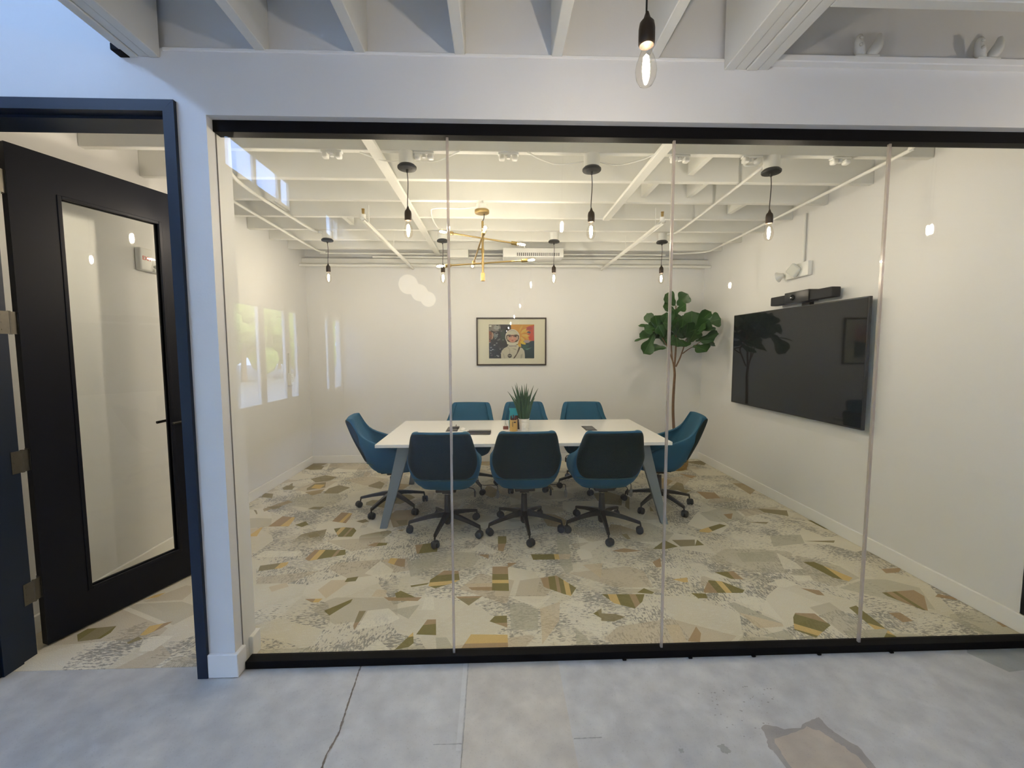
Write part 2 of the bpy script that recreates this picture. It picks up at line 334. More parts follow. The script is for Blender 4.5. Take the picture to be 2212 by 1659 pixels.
# carpet with its inlaid coloured patches
COL = {'C': (.86, .82, .675), 'S': (.68, .57, .38), 'G': (.50, .48, .36), 'B': (.44, .31, .17), 'K': (.31, .265, .14), 'O': (.235, .205, .065), 'M': (.72, .52, .20)}
PATCH = '''-0.46,0.77 -0.38,0.89 -0.28,0.88 -0.26,0.76 -0.29,0.73 -0.41,0.66 -0.46,0.69|B.25 O.6 M.8 O1|-0.38,0.89,-0.35,0.65
-0.04,0.93 0.07,0.93 0.07,0.61 -0.04,0.62|B.33 O.57 M.7 O1|0.02,0.93,0.01,0.61
0.07,0.98 0.14,0.98 0.07,0.91|B1|0.10,0.99,0.09,0.91
0.29,0.76 0.40,0.79 0.51,0.63 0.46,0.54 0.42,0.56 0.30,0.65|B.25 O.45 B.55 O.68 M.82 O1|0.28,0.66,0.51,0.65
-0.45,0.20 -0.41,0.33 -0.36,0.33 -0.34,0.19|B.33 O1|-0.40,0.33,-0.38,0.19
-0.54,0.08 -0.47,0.22 -0.45,0.13 -0.47,0.10|M.3 O1|-0.50,0.22,-0.47,0.08
-0.21,0.04 -0.15,0.19 0.05,0.18 0.05,0.05|M.5 B1|-0.07,0.19,-0.07,0.04
-0.05,0.30 -0.02,0.35 0.05,0.35 0.05,0.24|O.6 B1|0.01,0.35,0.01,0.24
-1.43,1.65 -1.36,1.68 -1.26,1.66 -1.22,1.60 -1.22,1.48 -1.33,1.48|O.15 M.35 O.6 B.7 O1|-1.41,1.59,-1.21,1.58
-1.44,1.10 -1.43,1.25 -1.19,1.24 -1.16,1.16 -1.40,1.07|B.25 M.4 O.7 B.78 O1|-1.47,1.17,-1.16,1.16
-1.69,0.93 -1.72,1.01 -1.54,1.06 -1.53,1.01 -1.55,0.97|K.6 M1|-1.73,1.00,-1.50,0.99
-2.03,1.72 -2.02,1.96 -1.89,1.93 -1.87,1.85 -1.85,1.72|B.7 M1|-2.09,1.84,-1.85,1.83
-1.51,1.82 -1.50,2.04 -1.39,2.01 -1.37,1.89 -1.37,1.77|B.6 M.8 B1|-1.54,1.91,-1.36,1.90
-0.93,1.81 -0.83,1.83 -0.81,1.71 -0.88,1.71|K1|-0.92,1.76,-0.82,1.76
-0.66,1.30 -0.52,1.34 -0.48,1.30 -0.47,1.18 -0.62,1.15|B.3 O1|-0.66,1.26,-0.47,1.25
-0.00,1.44 0.07,1.44 0.07,1.34 0.04,1.16 -0.00,1.18|O.5 B1|0.03,1.44,0.03,1.16
0.25,1.11 0.55,1.10 0.53,1.02 0.26,1.02|O.6 M.72 S1|0.25,1.07,0.54,1.06
-1.04,0.44 -0.91,0.56 -0.91,0.52 -0.99,0.39|O1|-1.06,0.48,-0.89,0.47
-0.82,0.29 -0.83,0.43 -0.79,0.43 -0.80,0.25|K.6 B1|-0.84,0.43,-0.78,0.25
-0.72,0.57 -0.48,0.56 -0.50,0.52 -0.68,0.53|B1|-0.71,0.55,-0.48,0.54
-0.66,0.61 -0.63,0.64 -0.52,0.56 -0.64,0.56|O1|-0.66,0.59,-0.53,0.59
-0.27,0.56 -0.10,0.56 -0.18,0.46|B.2 K1|-0.18,0.56,-0.18,0.46
-0.58,0.70 -0.46,0.73 -0.47,0.71 -0.57,0.68|O1|-0.58,0.70,-0.45,0.70
-1.03,0.81 -0.96,0.83 -0.96,0.77 -1.03,0.76|O1|-1.04,0.79,-0.95,0.79
-1.21,0.57 -1.10,0.57 -1.11,0.53 -1.15,0.53|B.5 M1|-1.20,0.55,-1.09,0.55
-1.04,1.31 -0.99,1.36 -0.89,1.35 -0.89,1.31 -0.98,1.29|B.5 O1|-1.05,1.33,-0.88,1.32
-0.86,1.05 -0.80,1.09 -0.69,1.07 -0.67,0.95 -0.71,0.96|S.3 M.6 B1|-0.86,1.03,-0.68,1.02
-0.23,0.71 -0.04,0.71 -0.04,0.62 -0.17,0.63|S.5 B1|-0.12,0.71,-0.12,0.62
-1.51,0.72 -1.42,0.77 -1.38,0.72 -1.46,0.66|S1|-1.51,0.72,-1.37,0.71
-0.80,0.58 -0.79,0.66 -0.72,0.65 -0.71,0.57|S1|-0.81,0.62,-0.72,0.61
-0.93,0.87 -0.87,1.05 -0.74,0.91 -0.75,0.78|C1|-0.94,0.90,-0.73,0.90
-0.79,0.25 -0.78,0.43 -0.66,0.45 -0.57,0.35 -0.62,0.30|C1|-0.82,0.36,-0.57,0.35
-0.46,0.43 -0.46,0.56 -0.41,0.56 -0.38,0.42|C1|-0.47,0.49,-0.39,0.49
0.06,0.55 0.33,0.54 0.27,0.45 0.24,0.42|C1|0.06,0.49,0.32,0.48
0.39,0.49 0.52,0.47 0.53,0.37|C1|0.38,0.45,0.55,0.44
-0.21,1.20 -0.14,1.33 -0.00,1.16 -0.04,1.12|C1|-0.21,1.21,-0.00,1.20
-0.72,0.06 -0.65,0.17 -0.55,0.07 -0.54,0.05|C1|-0.73,0.09,-0.54,0.08
0.46,0.29 0.60,0.30 0.55,0.11|C1|0.45,0.24,0.58,0.23
-1.84,1.14 -1.81,1.25 -1.52,1.23 -1.53,1.14|C1|-1.87,1.20,-1.50,1.18
-1.17,0.67 -1.13,0.79 -0.99,0.79 -1.08,0.57|S1|-1.18,0.70,-0.96,0.70
0.07,0.46 0.16,0.47 0.24,0.40 0.22,0.21 0.07,0.22|G1|0.07,0.35,0.24,0.34
-0.67,1.03 -0.47,1.10 -0.49,0.90 -0.60,0.81|G1|-0.65,0.96,-0.45,0.95
0.49,1.45 0.58,1.41 0.53,0.86 0.47,0.81 0.45,0.96|G1|0.44,1.08,0.57,1.07
0.43,0.22 0.48,0.14 0.49,0.06 0.41,0.07|G1|0.41,0.12,0.51,0.12
-0.64,0.43 -0.48,0.48 -0.52,0.34|G1|-0.63,0.42,-0.47,0.41
-0.34,0.17 -0.28,0.17 -0.23,0.07 -0.32,0.07|G1|-0.33,0.12,-0.23,0.12
0.25,0.41 0.38,0.48 0.35,0.29 0.23,0.09 0.24,0.21|S1|0.24,0.29,0.35,0.29
0.61,0.93 0.76,0.95 0.70,0.74|S1|0.60,0.87,0.74,0.87
-0.15,1.12 -0.07,1.12 -0.07,1.05|B1|-0.15,1.10,-0.07,1.09
0.56,0.35 0.62,0.40 0.60,0.30|O.6 K1|0.56,0.35,0.61,0.35
-2.44,2.82 -2.43,2.91 -2.32,2.87 -2.30,2.75 -2.39,2.75|K1|-2.45,2.82,-2.29,2.81
-2.51,2.51 -2.55,2.65 -2.44,2.62 -2.38,2.48|K1|-2.54,2.57,-2.41,2.56
-2.51,3.62 -2.49,3.79 -2.33,3.74 -2.30,3.57 -2.44,3.56|K1|-2.53,3.66,-2.29,3.65
-2.30,2.22 -2.16,2.24 -2.16,2.17 -2.20,2.14|K1|-2.29,2.20,-2.14,2.19
-1.87,2.14 -1.83,2.20 -1.73,2.20 -1.74,2.12|K1|-1.88,2.17,-1.72,2.16
-2.11,2.80 -2.12,2.93 -2.00,2.92 -2.00,2.77|M1|-2.13,2.86,-1.97,2.85
-1.60,1.53 -1.53,1.56 -1.49,1.50 -1.56,1.47|K1|-1.59,1.51,-1.50,1.51
-1.81,1.75 -1.75,1.83 -1.69,1.75 -1.73,1.70|O1|-1.81,1.76,-1.69,1.75
-2.20,1.66 -2.07,1.71 -2.02,1.52 -2.12,1.52|S.5 M1|-2.17,1.60,-2.01,1.59
-1.29,1.81 -1.22,1.86 -1.17,1.80 -1.22,1.77|K1|-1.30,1.81,-1.18,1.81
1.74,1.50 1.98,1.62 2.02,1.58 1.79,1.44 1.72,1.46|M.4 O1|1.75,1.52,1.98,1.51
1.21,1.16 1.36,1.31 1.42,1.19 1.30,1.15|O1|1.23,1.20,1.42,1.20
1.42,1.31 1.61,1.31 1.56,1.20 1.44,1.19|K1|1.40,1.25,1.59,1.25
1.63,1.31 1.64,1.21 1.56,1.20|O1|1.57,1.24,1.66,1.24
0.88,1.14 0.99,1.18 1.11,1.13 0.97,1.11|B1|0.88,1.14,1.12,1.14
1.13,0.95 1.21,1.01 1.17,0.88 1.13,0.87|B1|1.12,0.93,1.18,0.92
1.51,0.79 1.65,0.80 1.66,0.69 1.58,0.70|O.6 B1|1.49,0.75,1.68,0.74
1.32,0.56 1.42,0.69 1.50,0.67 1.59,0.56 1.56,0.53 1.32,0.54|B.25 O.45 M.6 O1|1.34,0.60,1.60,0.59
1.23,0.54 1.32,0.53 1.31,0.48 1.25,0.48|O1|1.22,0.51,1.33,0.50
0.89,0.56 0.95,0.61 1.00,0.56 0.98,0.54|O1|0.89,0.57,1.00,0.56
0.66,0.55 0.93,0.54 0.89,0.46 0.82,0.39 0.71,0.45|O.2 M.4 O.7 B.85 O1|0.64,0.48,0.91,0.47
0.61,0.35 0.69,0.34 0.74,0.31 0.66,0.27 0.59,0.28|K1|0.60,0.31,0.74,0.31
2.23,0.91 2.31,0.91 2.41,0.68 2.35,0.64 2.28,0.69|O.6 M1|2.12,0.77,2.47,0.75
1.97,0.57 2.07,0.54 2.06,0.48 2.02,0.49|B1|1.93,0.52,2.09,0.52
1.71,0.27 1.75,0.31 1.86,0.30 1.87,0.19 1.71,0.09 1.64,0.16|B.2 O.6 M.8 O1|1.82,0.31,1.66,0.09
2.11,0.35 2.17,0.37 2.15,0.08 2.08,0.08 2.10,0.25|O.6 M.72 O1|2.26,0.37,2.00,0.08
2.45,0.50 2.68,0.52 2.68,0.45 2.55,0.30 2.53,0.31 2.45,0.46|O.35 B.5 O.6 B1|2.38,0.43,2.66,0.42
2.30,0.29 2.37,0.29 2.37,0.21 2.30,0.20|B1|2.26,0.25,2.41,0.24
1.01,0.09 1.11,0.21 1.11,0.15 1.07,0.08|B1|1.03,0.13,1.11,0.13
0.94,0.23 1.02,0.23 1.00,0.06 0.93,0.06|S1|0.91,0.14,1.03,0.14
1.40,0.42 1.45,0.43 1.61,0.22 1.60,0.19 1.45,0.18|G.6 S1|1.59,0.43,1.44,0.18
1.47,0.46 1.61,0.49 1.66,0.44 1.63,0.23|C1|1.44,0.41,1.74,0.40
1.91,0.14 2.17,0.15 2.08,0.08 1.89,0.09|G1|1.90,0.12,2.13,0.11
1.43,0.12 1.59,0.16 1.60,0.11 1.57,0.07|G1|1.43,0.12,1.60,0.11
2.27,3.20 2.45,3.07 2.34,2.98|B1|2.22,3.08,2.46,3.08
2.18,2.50 2.36,2.46 2.33,2.28 2.17,2.26|B1|2.12,2.38,2.37,2.37
1.97,2.64 2.14,2.54 2.03,2.44|K1|1.93,2.54,2.14,2.54
2.12,1.74 2.13,1.84 2.23,1.86 2.14,1.72|B1|2.11,1.79,2.19,1.79
1.04,1.43 1.09,1.45 1.09,1.34 1.06,1.34|K1|1.02,1.39,1.11,1.39
2.74,0.44 2.79,0.47 2.87,0.42 2.84,0.40|B1|2.73,0.44,2.88,0.43
2.71,0.79 2.87,0.80 2.79,0.74 2.69,0.73|B1|2.68,0.77,2.83,0.76
2.82,1.67 2.88,1.65 2.86,1.44 2.83,1.48|O1|2.74,1.56,2.95,1.55
2.24,1.65 2.44,1.64 2.39,1.60|K1|2.23,1.64,2.43,1.63
2.48,1.25 2.74,1.25 2.70,1.21|K1|2.48,1.24,2.73,1.23
2.54,1.97 2.79,1.91 2.71,1.77 2.54,1.87|K1|2.49,1.88,2.78,1.87
1.82,1.07 2.12,1.08 2.03,0.92 1.79,0.93|G1|1.78,1.00,2.08,0.99
2.27,1.36 2.54,1.37 2.46,1.21 2.17,1.16|G1|2.22,1.28,2.50,1.27
2.02,0.73 2.14,0.72 2.12,0.66 2.00,0.65|C1|2.00,0.69,2.14,0.69
2.83,0.18 2.89,0.19 2.88,0.14 2.82,0.14|B1|2.81,0.16,2.90,0.16
1.18,0.71 1.29,0.73 1.27,0.67 1.24,0.67|M1|1.18,0.70,1.28,0.69
2.13,1.06 2.17,0.91 2.16,0.81 2.02,0.81|C1|2.02,0.90,2.22,0.89
1.77,0.62 1.94,0.70 1.98,0.61 1.87,0.58|C1|1.78,0.63,1.99,0.62
-2.31,0.27 -2.30,0.32 -2.16,0.34 -2.14,0.28 -2.15,0.23 -2.25,0.21|O.3 K.7 O1|-2.32,0.28,-2.10,0.27
-1.96,0.25 -1.97,0.33 -1.87,0.37 -1.89,0.31 -1.93,0.25|M.5 B1|-2.00,0.30,-1.82,0.30
-1.98,0.19 -1.96,0.24 -1.92,0.22 -1.96,0.18|K1|-2.00,0.21,-1.92,0.21
-2.21,0.60 -2.19,0.65 -2.14,0.68 -2.15,0.63|M1|-2.25,0.64,-2.11,0.64
-1.91,0.21 -1.88,0.24 -1.77,0.24 -1.79,0.12 -1.86,0.12|C1|-1.91,0.19,-1.73,0.18'''
def carpet():
    bm = bmn(); lay = bm.loops.layers.float_color.new('patch')
    box(bm, XL, XR, 0.0, L, -.02, 0); 
    prism(bm, [(-2.38, .03), (-1.425, -.0), (-1.425, .0), (-2.38, .1)], -.019, -.0005)
    for f in bm.faces:
        for l in f.loops: l[lay] = (0, 0, 0, 0)
    for k, row in enumerate(PATCH.strip().split('\n')):
        a, s, d = row.split('|')
        poly = [tuple(map(float, p.split(','))) for p in a.split()]
        ax, ay, bx_, by_ = map(float, d.split(',')); dx, dy = bx_ - ax, by_ - ay; ln = math.hypot(dx, dy) or 1; dx /= ln; dy /= ln
        lo = -9
        parts = s.split()
        for i, q in enumerate(parts):
            col = COL[q[0]]; hi = 99 if i == len(parts) - 1 else float(q[1:]) * ln
            c0 = ax * dx + ay * dy
            pp = clip(poly, dx, dy, c0 + lo, 1) if i else poly
            if hi < 99: pp = clip(pp, dx, dy, c0 + hi, -1)
            lo = hi
            if len(pp) < 3: continue
            z = .0004 + .0004 * (k % 3)
            f = bm.faces.new([bm.verts.new((x, y, z)) for x, y in pp]); f.normal_update()
            if f.normal.z < 0: f.normal_flip()
            al = .93 if q[0] not in 'CGS' else .72
            for l in f.loops: l[lay] = (*col, al)
    me = bpy.data.meshes.new('floor_carpet'); bm.to_mesh(me); bm.free(); me.materials.append(M['carpet'])
    o = bpy.data.objects.new('floor', me); C.objects.link(o); st(o, 'patterned carpet with olive and mustard patches in the meeting room', 'carpet')
carpet()
def concrete():
    bm = bmn(); lay = bm.loops.layers.float_color.new('patch')
    box(bm, -4.1, 6.1, -9.3, 0.0, -.1, -.002)
    for f in bm.faces:
        for l in f.loops: l[lay] = (1, 1, 1, 1)
    def inlay(poly, col, z=-.0012):
        f = bm.faces.new([bm.verts.new((x, y, z)) for x, y in poly]); f.normal_update()
        if f.normal.z < 0: f.normal_flip()
        for l in f.loops: l[lay] = (*col, 1)
    # warmer strip between two old saw cuts, darker slab at the right
    inlay([(-.146, -.02), (.296, -.02), (.292, -9.2), (-.136, -9.2)], (1.0, .95, .88), -.0016)
    inlay([(2.45, .0), (2.85, .0), (2.85, -.25), (2.544, -.176), (2.458, -.185), (2.40, -.05)], (.66, .70, .70), -.0015)
    def line(pts, w, col, z=-.001, jit=0.0):
        pts = [Vector((x, y, 0)) for x, y in pts]; P = []
        for a, b in zip(pts, pts[1:]):
            n = max(1, int((b - a).length / .012)) if jit else 1
            P += [a.lerp(b, i / n) for i in range(n)]
        P.append(pts[-1]); P = [p + Vector((random.uniform(-jit, jit), random.uniform(-jit, jit), 0)) for p in P]
        for a, b in zip(P, P[1:]):
            t = (b - a).normalized(); nrm = Vector((-t.y, t.x, 0)) * w * (random.uniform(.5, 1.2) if jit else 1)
            inlay([(a - nrm)[:2], (b - nrm)[:2], (b + nrm)[:2], (a + nrm)[:2]], col, z)
    line([(-.679, -.02), (-.674, -.108), (-.66, -.306)], .0035, (.30, .25, .22), jit=.0012)
    line([(-.66, -.306), (-.651, -.398), (-.664, -.499), (-.66, -.56), (-.67, -1.0), (-.66, -4)], .0045, (.30, .25, .22), jit=.0014)
    line([(-.15, -.02), (-.147, -.225), (-.143, -.459), (-.136, -9)], .0022, (.62, .62, .60), jit=.0006)
    line([(-.165, -.02), (-.16, -.3), (-.158, -.5)], .010, (1.12, 1.13, 1.13), -.0011)
    line([(-.26, -.47), (-.146, -.471)], .0022, (.60, .62, .63), jit=.0006)
    line([(.30, -.465), (.413, -.463)], .0022, (.62, .63, .63), jit=.0006)
    for P, c in (([(1.075, -.442), (1.117, -.428), (1.172, -.455), (1.24, -.448), (1.319, -.409), (1.355, -.403), (1.357, -.457), (1.375, -.50), (1.406, -.536), (1.401, -.60), (1.40, -.75), (1.07, -.75), (1.067, -.563), (1.051, -.531), (1.074, -.489)], (.66, .62, .60)),
                 ([(1.098, -.499), (1.182, -.475), (1.267, -.446), (1.308, -.467), (1.328, -.508), (1.352, -.541), (1.370, -.582), (1.366, -.72), (1.094, -.72), (1.086, -.571), (1.088, -.532)], (.93, .82, .70)),
                 ([(.857, -.516), (.885, -.512), (.9, -.541), (.881, -.556), (.862, -.544)], (.66, .66, .64)), ([(.698, -.524), (.713, -.522), (.715, -.54), (.697, -.542)], (.72, .72, .7)),
                 ([(1.19, -.473), (1.228, -.465), (1.238, -.504), (1.194, -.512), (1.174, -.501)], (.68, .65, .62))):
        # ragged outline
        Q = []
        for i in range(len(P)):
            a = Vector(P[i]); b2 = Vector(P[(i + 1) % len(P)])
            for k in range(4): Q.append(a.lerp(b2, k / 4) + Vector((random.uniform(-.004, .004), random.uniform(-.004, .004))))
        inlay(Q, c, -.0009 if c[0] < .8 else -.0006)
    for _ in range(60):      # scattered small chips
        x, y = random.uniform(.9, 1.25), random.uniform(-.50, -.22); r = random.uniform(.001, .004)
        inlay([(x + r * math.cos(a) * 1.4, y + r * math.sin(a)) for a in (0, 1.2, 2.4, 3.6, 4.9)], (.62, .6, .58), -.0007)
    me = bpy.data.meshes.new('floor_concrete'); bm.to_mesh(me); bm.free(); me.materials.append(M['concrete'])
    o = bpy.data.objects.new('floor', me); C.objects.link(o); st(o, 'grey polished concrete floor outside the glass, cracked and stained', 'floor')
concrete()

# ---- meeting room walls
def S(name, bm, m='wall', label=None, cat='wall'): return st(obj(name, bm, m), label, cat)
S('wall_back', bx(XL - .1, XR + .1, L, L + .1, 0, DK), 'wall', 'white back wall with the framed astronaut picture')
S('wall_left', bx(XL - .1, XL, YB, L, 0, DK), 'wall', 'white left wall of the meeting room')
S('wall_right', bx(XR, XR + .1, -.068, L, 0, DK), 'wall', 'white right wall behind the television')
# front partition: pieces around door and glazing
OX0, OX1, OZ = -1.255, 2.864, 2.570       # glazed opening
DX0, DX1, DZ = -2.37, -1.425, 2.575       # door opening
b = bmn()
box(b, DX1 + .045, OX0, YF, YB, 0, 2.84)                                   # pillar between door and glass
box(b, -4.0, DX0 - .045, YF, YB, 0, 5.6)                                     # left of the door
box(b, DX0 - .045, DX1 + .045, YF, YB, DZ + .04, 2.84); box(b, DX0 - .045, -1.565, YF, YB, 2.84, 5.6)                         # over the door
box(b, -1.565, OX0, YF + .03, YB, 2.84, 5.6)
box(b, OX0, OX1 + .1, YF, YB, OZ, 2.84)
box(b, OX0, 1.22, YF + .03, YB, 2.84, DK)
box(b, 1.22, 6.0, YF + .03, YB, 2.84, DK)
box(b, XR, 6.0, YF, YB, 0, 2.84)
S('wall_front', b, 'wall', 'white partition wall with the door and the glazed opening')
bb = [('baseboard_back', XL, XR, L - .014, L), ]
def base(name, x0, x1, y0, y1, h=.103, lab=None): S(name, bx(x0, x1, y0, y1, 0, h, bev=.003, seg=1), 'trim', lab, 'baseboard')
base('baseboard_back', XL, XR, L - .018, L, lab='white baseboard along the back wall')
base('baseboard_left', XL, XL + .018, YB, L - .014, lab='white baseboard along the left wall')
base('baseboard_right', XR - .018, XR, .04, L - .014, lab='white baseboard along the right wall')
base('baseboard_front', DX1 + .047, OX0 + .018, YF - .016, .0 - .01, .115, 'white baseboard wrapped round the pillar beside the navy door frame')
base('baseboard_front', OX0 - .08, OX0 + .018, .045, YB + .014, .115, 'white baseboard block at the pillar end inside the glass')
# deck and joists inside
S('ceiling', bx(XL, XR, YB - .06, L, DK, DK + .05), 'ceil', 'white painted deck above the meeting room joists', 'ceiling')
for k, y in enumerate((.32, .768, 1.224, 1.677, 2.129, 2.57, 3.0, 3.44)):
    S('ceiling_joist', bx(XL, XR, y, y + .045, 2.80, DK, bev=.003, seg=1), 'ceil', 'white painted joist crossing the meeting room ceiling', 'joist')
S('ceiling_beam', bx(XL, XR, 3.80, L, 2.69, 2.76, bev=.004, seg=1), 'ceil', 'white ledge beam along the top of the back wall', 'beam')
S('ceiling_strap', bx(-.785, -.72, .30, 3.75, 2.775, 2.80, bev=.002, seg=1), 'ceil', 'long white strap running under the joists left of the chandelier', 'strap')
S('ceiling_strap', bx(1.01, 1.075, .30, 2.12, 2.775, 2.80, bev=.002, seg=1), 'ceil', 'short white strap running under the joists right of the chandelier', 'strap')
for x, ys in ((1.23, (1.27, 1.68)), (1.62, (1.27, 1.72)), (1.42, (.82, 1.2)), (2.2, (1.72, 2.1)), (-1.5, (2.15, 2.55)), (-1.95, (1.72, 2.12))):
    S('ceiling_blocking', bx(x, x + .04, ys[0], ys[1], 2.84, DK), 'ceil', 'short white blocking piece between two meeting room joists', 'blocking')

# ---- hall ceiling outside the glass
S('ceiling', bx(-1.50, 6.0, -9.3, YF + .03, DK, DK + .05), 'ceil', 'white painted deck over the hall', 'ceiling')
for x in (-1.01, -.585, -.155, .27, .70):
    S('ceiling_joist', bx(x - .023, x + .023, -9.3, YF + .03, 2.835, DK, bev=.003, seg=1), 'ceil', 'white joist running out over the hall from the partition', 'joist')
def lam(x0, x1, z0, n):
    b = bmn(); wd = (x1 - x0) / n
    for i in range(n): box(b, x0 + i * wd, x0 + (i + 1) * wd - .0025, -9.3, YF, z0 + (.004 if i % 2 else 0), DK, bev=.003, seg=1)
    box(b, x0 + .01, x1 - .01, -9.3, YF, z0 + .02, DK - .01)
    return b
S('ceiling_beam', lam(-1.565, -1.43, 2.80, 3), 'ceil', 'laminated white beam at the left edge of the hall ceiling', 'beam')
S('ceiling_beam', lam(1.02, 1.225, 2.795, 4), 'ceil', 'wide laminated white beam over the right part of the hall', 'beam')
S('ceiling_hanger', bx(-1.598, -1.556, -.12, YF, 2.797, 2.826, bev=.004), 'black_metal', 'black steel hanger under the end of the left beam', 'hanger')
for y in (-.47, -1.0, -1.5, -2.0, -2.6, -3.2):
    S('ceiling_joist', bx(1.225, 6.0, y, y + .045, 2.80, DK, bev=.003, seg=1), 'ceil', 'white joist right of the wide beam, parallel to the glass', 'joist')
S('trim_1', bx(1.225, 5.9, YF - .04, YF + .03, 2.815, 2.845, bev=.004), 'trim', 'white ledge board along the top of the partition at the right', 'trim')
S('trim_2', bx(-1.42, 1.02, YF - .006, YF + .03, 2.828, 2.842, bev=.002, seg=1), 'trim', 'thin white trim along the top of the partition under the joists', 'trim')

# ---- rest of the hall (seen in the reflections)
CY = [(-.35, -1.55), (-1.75, -2.95), (-3.15, -4.05), (-4.22, -5.50), (-5.52, -6.30), (-6.35, -6.72), (-8.50, -8.88), (-8.93, -9.28)]      # clerestory panes
SY = [(-4.70, -5.42), (-5.55, -6.32), (-6.45, -6.80), (-8.2, -8.4), (-8.7, -9.2)]       # glazed doors and windows
def wallwithholes(x0, x1, ya, yb, z0, z1, holes):
    b = bmn(); ys = sorted({ya, yb} | {q for h in holes for q in h[:2]})
    for u, v in zip(ys, ys[1:]):
        hs = sorted([h for h in holes if min(h[:2]) <= u + 1e-6 and max(h[:2]) >= v - 1e-6], key=lambda h: h[2]); z = z0
        for h in hs:
            box(b, x0, x1, u, v, z, h[2]); z = h[3]
        box(b, x0, x1, u, v, z, z1)
    return b
holes = [(a, c, 4.28, 4.80) for a, c in CY] + [(a, c, .62, 2.32) for i, (a, c) in enumerate(SY)]
S('wall_hall_left', wallwithholes(-4.04, -4.0, -9.3, YB, -.12, 5.6, holes), 'wall', 'white hall wall with clerestory panes and tall windows')
S('wall_hall_back', bx(-4.15, 6.1, -9.4, -9.3, -.12, 5.7), 'wall', 'white end wall of the hall')
S('wall_hall_right', bx(6.0, 6.1, -9.3, YB, -.12, 5.7), 'wall', 'white right side wall of the hall')
S('ceiling', bx(-4.15, -1.45, -9.4, YB, 5.6, 5.7), 'ceil', 'high white ceiling over the hall entrance', 'ceiling')
S('wall_upper', bx(-1.55, -1.45, -9.4, YF, DK, 5.6), 'wall', 'white upper wall above the left beam')
n = 0
for a, c, z0, z1 in holes:
    n += 1; wn = setempty('window_%d' % (n + 1), 'hall window pane in the white left hall wall', 'window')
    b = bmn()
    for q in (min(a, c), max(a, c) - .03): box(b, -4.045, -3.995, q, q + .03, z0, z1)
    box(b, -4.045, -3.995, min(a, c) + .03, max(a, c) - .03, z0, z0 + .03); box(b, -4.045, -3.995, min(a, c) + .03, max(a, c) - .03, z1 - .03, z1)
    obj('window_frame', b, 'trim', wn)
    obj('window_pane', bx(-4.02, -4.014, min(a, c) + .03, max(a, c) - .03, z0 + .03, z1 - .03), 'glass', wn)

# ---- glazing of the meeting room: window_1
wn = setempty('window_1', 'frameless glass front of the meeting room with black channels', 'window')
o = obj('head_channel', bx(OX0, XR, -.028, .028, 2.520, OZ + .004, bev=.002, seg=1), 'black_metal', wn)
b = bmn(); box(b, OX0 + .02, XR, -.030, .030, -.001, .038, bev=.002, seg=1)
for x in (.62, .955, 1.28, 1.62, 2.0): box(b, x, x + .02, -.045, -.03, 0, .010, bev=.003, seg=1)
obj('sill_channel', b, 'black_metal', wn)
edges = [OX0 + .004, -.2227, .8303, 1.8668, XR - .004]
for i in range(4):
    obj('glass_panel', bx(edges[i] + (.006 if i else -.012), edges[i + 1] - .006, -.006, .006, .030, 2.53), 'glass', wn)
for x in edges[1:4]: obj('joint_seal', bx(x - .0055, x + .0055, -.0065, .0065, .038, 2.52), 'seal', wn)
obj('edge_gasket', bx(OX0, OX0 + .003, -.010, -.0062, .038, 2.52), 'rubber', wn)

# ---- door_1
dr = setempty('door_1', 'open black framed glass door in a navy frame', 'door')
b = bmn(); cw = .047
def mitre(b, pts, y0, y1):
    a = [b.verts.new((x, y0, z)) for x, z in pts]; c = [b.verts.new((x, y1, z)) for x, z in pts]; nn = len(pts)
    b.faces.new(a); b.faces.new(c[::-1])
    for k in range(nn): b.faces.new((a[k], c[k], c[(k + 1) % nn], a[(k + 1) % nn]))
g = .0008
mitre(b, [(DX1, 0), (DX1 + cw, 0), (DX1 + cw, DZ + cw), (DX1, DZ)], YF - .018, YB + .018)
mitre(b, [(DX0 - cw, 0), (DX0, 0), (DX0, DZ), (DX0 - cw, DZ + cw)], YF - .018, YB + .018)
mitre(b, [(DX0 - g, DZ + g), (DX1 + g, DZ + g), (DX1 + cw - g, DZ + cw), (DX0 - cw + g, DZ + cw)], YF - .018, YB + .018)
obj('door_frame', b, 'navy', dr)
b = bmn(); box(b, DX1 - .012, DX1, YF + .03, .05, 0, DZ); box(b, DX0, DX0 + .012, YF + .03, .05, 0, DZ); box(b, DX0 + .012, DX1 - .012, YF + .03, .05, DZ - .012, DZ)
obj('door_stop', b, 'navy', dr)
obj('strike_plate', bx(DX1 - .015, DX1 - .012, -.035, -.015, 1.06, 1.16), 'steel', dr)
ang = math.atan2(.945, .327)
lm = Matrix.Translation((-2.365, .172, 0)) @ Matrix.Rotation(ang, 4, 'Z')       # local x along the leaf, +y into its thickness... -y faces the hall
def leafbox(b, s0, s1, t0, t1, z0, z1, bev=.002): 
    obox(b, lm @ Matrix.Translation(((s0 + s1) / 2, (t0 + t1) / 2, (z0 + z1) / 2)), s1 - s0, t1 - t0, z1 - z0, bev)
b = bmn(); T0, T1 = 0, .044
leafbox(b, 0, .19, T0, T1, .012, 2.56, 0); leafbox(b, .70, .885, T0, T1, .012, 2.56, 0)
leafbox(b, .19, .70, T0, T1, .012, .21, 0); leafbox(b, .19, .70, T0, T1, 2.365, 2.56, 0)
leaf = obj('door_leaf', b, 'door_black', dr)
b = bmn()
for t0, t1 in ((-.004, .012), (.032, .048)):
    leafbox(b, .185, .205, t0, t1, .205, 2.37, .003); leafbox(b, .685, .705, t0, t1, .205, 2.37, .003); leafbox(b, .205, .685, t0, t1, .205, .223, .003); leafbox(b, .205, .685, t0, t1, 2.352, 2.37, .003)
gb = obj('glazing_bead', b, 'door_black', leaf)
